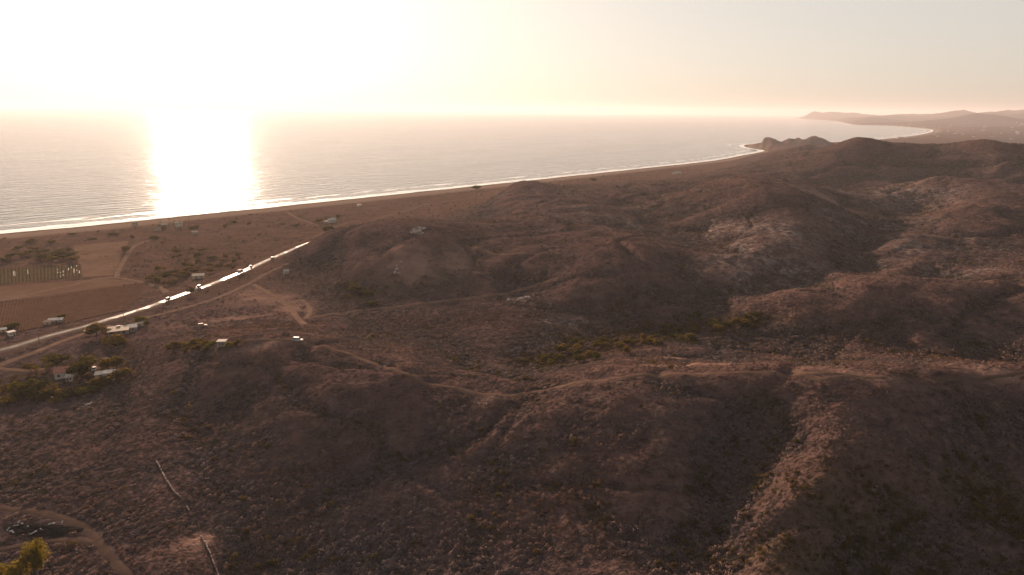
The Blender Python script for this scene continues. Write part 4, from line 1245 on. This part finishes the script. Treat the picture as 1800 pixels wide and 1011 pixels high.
CLEAR.append((p.x, p.y, 4)); CLEAR.append((p.x - 7, p.y, 4)); CLEAR.append((p.x + 7, p.y, 4)); CLEAR.append((p.x - 12, p.y, 4))
M_LITTER = plain('white litter', (0.30, 0.28, 0.28), 0.7, 0.3)
lit = [MB().box(-a, a, -b, b, 0, 0.12, 0.08, 0.05).box(-a * 0.4, a * 0.9, -b * 0.5, b * 0.3, 0.12, 0.12 + c).mesh('litter_sheet', M_LITTER) for a, b, c in ((0.5, 0.28, 0.15), (0.35, 0.3, 0.3), (0.8, 0.18, 0.08))]
for k, (px, py) in enumerate(((20, 938), (24, 941), (29, 928), (34, 922), (40, 925), (58, 942), (65, 938), (72, 936), (78, 934), (88, 926), (95, 924), (15, 934), (110, 922), (50, 930))):
    q = place(px, py)
    o = link('litter_sheet', lit[k % 3], None, (q.x, q.y, q.z + 0.75))
    o.rotation_euler = (random.uniform(-0.4, 0.4), random.uniform(-0.4, 0.4), random.uniform(0, 6))
    tag(o, 'scrap of white litter lying on the dark heap', 'litter', 'white litter on the dark heap')

# ------------------------------------------------------------------ trees
def crown_mesh(name, seed, n, mat, lobes=7, size=0.22, tall=1.0):
    r_ = np.random.default_rng(seed)
    L = r_.normal(0, 0.42, (lobes, 3)); L[:, 2] *= 0.6 * tall
    R = r_.uniform(0.32, 0.55, lobes)
    V, F = [], []
    for k in range(n):
        i = r_.integers(lobes)
        d = r_.normal(0, 1, 3); d /= np.linalg.norm(d)
        p = L[i] + d * R[i] * (0.45 + 0.6 * r_.random() ** 0.6) * np.array([1, 1, tall])
        a = np.cross(d, r_.normal(0, 1, 3)); a /= np.linalg.norm(a)
        b_ = np.cross(a, d + r_.normal(0, 0.6, 3))
        s = size * r_.uniform(0.5, 1.3)
        k0 = len(V)
        V += [p - a * s * 0.5, p + a * s * 0.5, p + b_ * s + a * r_.uniform(-0.3, 0.3) * s]
        F.append((k0, k0 + 1, k0 + 2))
    return mesh_from(name, V, F, mat)
def trunk_mesh(seed):
    r_ = random.Random(seed)
    mb = MB()
    mb.tube((0, 0, -0.3), (0.05, 0.03, 1.0), 0.13, 0.09, 7)
    for k in range(5):
        a = r_.uniform(0, 6.28)
        q = (0.05 + math.cos(a) * 0.45, 0.03 + math.sin(a) * 0.45, 1.0 + r_.uniform(0.4, 0.8))
        mb.tube((0.05, 0.03, r_.uniform(0.7, 1.0)), q, 0.065, 0.025, 5)
    return mb.mesh('trunk', M_BARK)
def leaf_mat(name, cols):
    m = bush_mat(name, cols, 0.6, 0.42)
    b = m.node_tree.nodes['Principled BSDF']
    return m
M_LEAF = leaf_mat('dark leaves', [(0.045, 0.044, 0.014), (0.067, 0.060, 0.019), (0.053, 0.044, 0.018)])
M_LEAF_Y = leaf_mat('yellow green leaves', [(0.119, 0.101, 0.022), (0.154, 0.120, 0.026), (0.105, 0.086, 0.022)])
M_LEAF_O = leaf_mat('olive tree leaves', [(0.077, 0.062, 0.022), (0.105, 0.078, 0.026), (0.084, 0.060, 0.026)])
CR = {'dark': [crown_mesh('crown', 400 + k, 800, M_LEAF, 9, 0.27) for k in range(3)], 'yellow': [crown_mesh('crown', 420 + k, 750, M_LEAF_Y, 9, 0.26) for k in range(2)], 'olive': [crown_mesh('crown', 440 + k, 750, M_LEAF_O, 8, 0.27) for k in range(3)]}
CR['fine'] = [crown_mesh('crown', 460 + k, 3200, M_LEAF_Y, 12, 0.10, 1.15) for k in range(2)]
TR = [trunk_mesh(k) for k in range(3)]
def tree(px, py, h, w, tone, label, group=None, name='tree', xy=None):
    p = place(px, py) if xy is None else Vector((xy[0], xy[1], gnd(*xy)))
    o = empty(name, (p.x, p.y, p.z), random.uniform(0, 6), label, 'tree' if name == 'tree' else 'bush', group)
    th = 0.42 * h if name == 'tree' else 0.15 * h
    t = link('trunk', random.choice(TR), o)
    t.scale = (h * 0.32, h * 0.32, th)
    c = link('crown', random.choice(CR[tone]), o, (0, 0, th + (h - th) * 0.48))
    c.scale = (w * 0.66, w * 0.66, (h - th) * 0.74)
    CLEAR.append((p.x, p.y, w * 0.4))
    return o
fm = None
def palm(px, py, h, label, group=None):
    global fm
    p = place(px, py)
    o = empty('palm_tree', (p.x, p.y, p.z), random.uniform(0, 6), label, 'palm', group)
    if fm is None:
        mb = MB()
        for s in range(6):
            t0, t1 = s / 6, (s + 1) / 6
            for sg in (-1, 1):
                x0, x1 = 2.4 * t0, 2.4 * t1
                z0, z1 = 0.75 * math.sin(t0 * 2.5) - 0.7 * t0 * t0, 0.75 * math.sin(t1 * 2.5) - 0.7 * t1 * t1
                w0, w1 = 0.42 * math.sin(math.pi * (0.12 + 0.85 * t0)), 0.42 * math.sin(math.pi * min(1, 0.12 + 0.85 * t1))
                mb.add([(x0, 0, z0), (x1, 0, z1), (x1 + 0.1, sg * w1, z1 - 0.2 * w1), (x0 + 0.1, sg * w0, z0 - 0.2 * w0)], [(0, 1, 2, 3)])
        fm = (mb.mesh('frond', M_LEAF_Y), MB().tube((0, 0, -0.3), (0.1, 0, 0.5), 0.2, 0.15, 7).tube((0.1, 0, 0.5), (0.12, 0.05, 1.0), 0.15, 0.13, 7).mesh('trunk', M_BARK))
    t = link('trunk', fm[1], o)
    t.scale = (1, 1, h)
    n = 13
    for k in range(n):
        f = link('frond', fm[0], o, (0.12, 0.05, h))
        f.rotation_euler = (0, random.uniform(-0.5, 0.5), 6.283 * k / n + random.uniform(-0.2, 0.2))
        f.scale = (1 + random.uniform(-0.15, 0.15),) * 3
    CLEAR.append((p.x, p.y, 2))
    return o
# farm grove round the white houses
palm(81, 652, 6.0, 'tall palm at the left end of the farm grove beside the driveway')
palm(66, 662, 4.5, 'shorter yellow green palm below the driveway end')
palm(88, 657, 5.0, 'palm close to the left gable of the red roofed house')
for px, py, h, w, tone, lab, nm in (
    (100, 645, 6.5, 9, 'dark', 'broad dark tree behind the red roofed house', 'tree'), (143, 668, 8.5, 8, 'dark', 'tallest dark tree right of the red roofed house', 'tree'), (160, 652, 7, 6, 'dark', 'narrow dark tree behind the yard car', 'tree'),
    (193, 655, 7.5, 6.5, 'olive', 'olive tree behind the white two storey house', 'tree'), (205, 652, 7.0, 5, 'dark', 'dark tree touching the olive tree behind the white house', 'tree'), (214, 672, 6.0, 7.5, 'olive', 'round tree at the right wall of the white two storey house', 'tree'),
    (175, 680, 4.5, 8, 'olive', 'wide olive bush in front of the grey lean-to', 'bush'), (88, 692, 3.8, 8.5, 'olive', 'wide rounded bush in front of the red roofed house', 'bush'), (70, 686, 4.0, 6, 'dark', 'dark bush left of the rounded bush', 'bush'),
    (48, 694, 5.5, 11, 'dark', 'largest dark thicket at the lower left of the farm grove', 'bush'), (145, 694, 3.2, 4.5, 'yellow', 'bright yellow green shrub below the yard', 'bush'), (108, 698, 3.0, 8, 'olive', 'low brown green hedge bush on the lower edge of the grove', 'bush'),
    (25, 690, 3.5, 8, 'dark', 'dark low bush at the far left of the farm grove', 'bush'), (55, 655, 5.0, 6, 'olive', 'olive tree left of the palms', 'tree'), (160, 690, 3.0, 6, 'dark', 'dark shrub below the tallest tree', 'bush'),
    (66, 700, 3.5, 8, 'dark', 'dark bush under the largest thicket', 'bush'), (134, 690, 2.2, 4.5, 'olive', 'small olive bush below the lean-to wall', 'bush'), (15, 708, 3.0, 7, 'olive', 'olive bush low on the left edge below the grove', 'bush'),
    (170, 594, 6.5, 10, 'olive', 'big round tree left of the flat roofed farmhouse', 'tree'), (206, 606, 4.5, 9, 'olive', 'wide bush in front of the flat roofed farmhouse', 'bush'), (188, 604, 3.0, 5, 'olive', 'low bush between the round tree and the wide bush', 'bush'),
    (247, 570, 5.0, 6, 'yellow', 'yellow green tree behind the farmhouse sheds', 'tree'), (258, 575, 4.0, 3, 'dark', 'thin dark tree at the right of the farmhouse sheds', 'tree'), (224, 580, 4.5, 2.5, 'dark', 'slim dark tree between the farmhouse and its outbuilding', 'tree'),
    (66, 1016, 12.0, 5.2, 'fine', 'tall yellow leaved tree in the lower left corner', 'tree'), (14, 1040, 8.5, 8.0, 'fine', 'green rounded tree cut by the lower left corner', 'tree'),
    (622, 517, 6.0, 8, 'dark', 'dark tree at the foot of the quarry hill', 'tree'), (648, 520, 3.5, 6, 'dark', 'dark bush right of the tree at the quarry foot', 'bush'), (653, 538, 2.8, 5, 'dark', 'dark bush on the valley track verge', 'bush'),
    (837, 335, 9.0, 13, 'dark', 'lone dark clump of trees on the beach plain', 'tree'), (1043, 318, 6, 10, 'dark', 'dark bush on the dunes left of the pale shed', 'bush'), (218, 443, 5, 8, 'olive', 'roadside tree on the bend of the farm track', 'tree'),
    (575, 405, 4.5, 10, 'dark', 'dark bush beside the far bend of the highway', 'bush'), (558, 392, 5, 9, 'olive', 'olive tree left of the white gabled house', 'tree'), (336, 519, 5, 5, 'dark', 'dark tree on the highway verge by the pole', 'tree'),
    (110, 562, 3.5, 4, 'dark', 'dark tree at the right end of the tin shed', 'tree'), (22, 577, 3, 6, 'dark', 'dark bush behind the small white hut', 'bush')):
    tree(px, py, h, w, tone, lab, None, nm)
G1 = 'trees of the loose grove between the farm track and the highway'
for px, py in ((330, 462), (345, 452), (302, 480), (375, 456), (390, 462), (404, 470), (360, 442), (322, 472), (312, 492), (277, 500), (338, 470), (352, 466), (366, 468), (383, 472), (325, 488), (290, 490), (300, 500), (265, 492), (330, 478), (395, 452), (318, 455), (340, 440), (420, 452), (410, 462), (282, 478), (312, 446), (370, 480), (345, 482)):
    tree(px + random.uniform(-3, 3), py + random.uniform(-2, 2), random.uniform(2.5, 5), random.uniform(4, 9), random.choice(['dark', 'olive', 'olive']), 'bushy tree of the loose grove between farm track and highway', G1)
G2 = 'dark trees behind the crop field'
for px, py in ((125, 452), (112, 456), (98, 450), (84, 455), (118, 442), (104, 445), (70, 458), (128, 460), (92, 462), (52, 448), (40, 452), (60, 440), (20, 455), (76, 445), (30, 440), (8, 462)):
    tree(px, py, random.uniform(3, 5.5), random.uniform(7, 12), random.choice(['dark', 'olive']), 'dark bushy tree in the belt behind the crop field', G2)
G3 = 'shrubs on the green strip of the ridge'
for px, py in ((300, 613), (312, 610), (325, 609), (338, 606), (350, 606), (362, 607), (374, 607), (404, 611), (414, 607), (345, 614), (366, 615), (330, 618)):
    tree(px + random.uniform(-3, 3), py, random.uniform(1.5, 2.6), random.uniform(3, 5), random.choice(['yellow', 'olive']), 'low green shrub on the ridge strip left of the hut', G3, 'bush')
G4 = 'trees on the floor of the green valley'
for k in range(46):
    t = random.random()
    px, py = 940 + 390 * t + random.gauss(0, 12), 634 - 70 * t + random.gauss(0, 9)
    tree(px, py, random.uniform(2.4, 4.2), random.uniform(3, 5.5), random.choice(['dark', 'olive', 'olive']), 'small olive tree on the floor of the green valley', G4)
for k, (px, py, h) in enumerate(((333, 404, 13), (318, 402, 9), (307, 400, 8), (299, 399, 9), (283, 401, 7), (270, 403, 6), (326, 400, 8))):
    palm(px, py, h, 'tallest palm beside the largest beach house' if k == 0 else 'palm of the row behind the beach', None if k == 0 else 'palms behind the beach')
G5 = 'bushes on the dune plain'
for k in range(18):
    t = random.random()
    px = 40 + 560 * t
    py = 428 - 0.075 * px + random.uniform(-6, 14)
    tree(px, py, random.uniform(1.8, 3.5), random.uniform(4, 9), random.choice(['dark', 'olive']), 'low bush on the plain behind the beach', G5, 'bush')

# ------------------------------------------------------------------ scrub over the hills: the nearest 280 one by one, the rest as ground cover
X, Y, Z, S, KD = scatter()
vis = np.hypot(X, Y)
pxv = np.stack([X, Y, Z - EYE[2]], 1) @ _R
inview = (pxv[:, 2] < -1) & (np.abs(pxv[:, 0] / -pxv[:, 2]) < 0.74) & (np.abs(pxv[:, 1] / -pxv[:, 2]) < 0.415)
show = np.where(inview, S / np.linalg.norm(np.stack([X, Y, Z - 150], 1), axis=1), 0)
big = np.zeros(len(X), bool)
for kd, cnt in ((0, 280), (1, 200), (2, 200)):
    idx = np.nonzero(KD == kd)[0]
    big[idx[np.argsort(-show[idx])[:cnt]]] = True
INFO = [(dry_meshes, 'dry_shrub', 'grey leafless shrub on the near hillside scrub', 'shrub', 'grey shrubs on the near hillside'),
        (red_meshes, 'rusty_shrub', 'low rusty brown shrub on the near hillside scrub', 'shrub', 'rusty shrubs on the near hillside'),
        (green_meshes, 'green_shrub', 'olive green shrub standing in the near scrub', 'shrub', 'green shrubs on the near hillside')]
for kd, (ms, nm, lab, cat, grp) in enumerate(INFO):
    tmpl = {}
    for i in np.nonzero((KD == kd) & big)[0]:
        k = int(rng.integers(len(ms)))
        o = link(nm, ms[k], None, (X[i], Y[i], Z[i] - 0.1))
        o.rotation_euler = (0, 0, rng.uniform(0, 6.28))
        o.scale = (S[i],) * 3
        tag(o, lab, cat, grp)
        tmpl.setdefault(k, o)
    m = (KD == kd) & ~big
    stuff_instances(('dry_scrub', 'rusty_scrub', 'green_scrub')[kd], np.stack([X, Y, Z - 0.1], 1)[m], S[m], [tmpl[k] for k in sorted(tmpl)])
print('scrub', len(X), [(KD == k).sum() for k in range(3)])
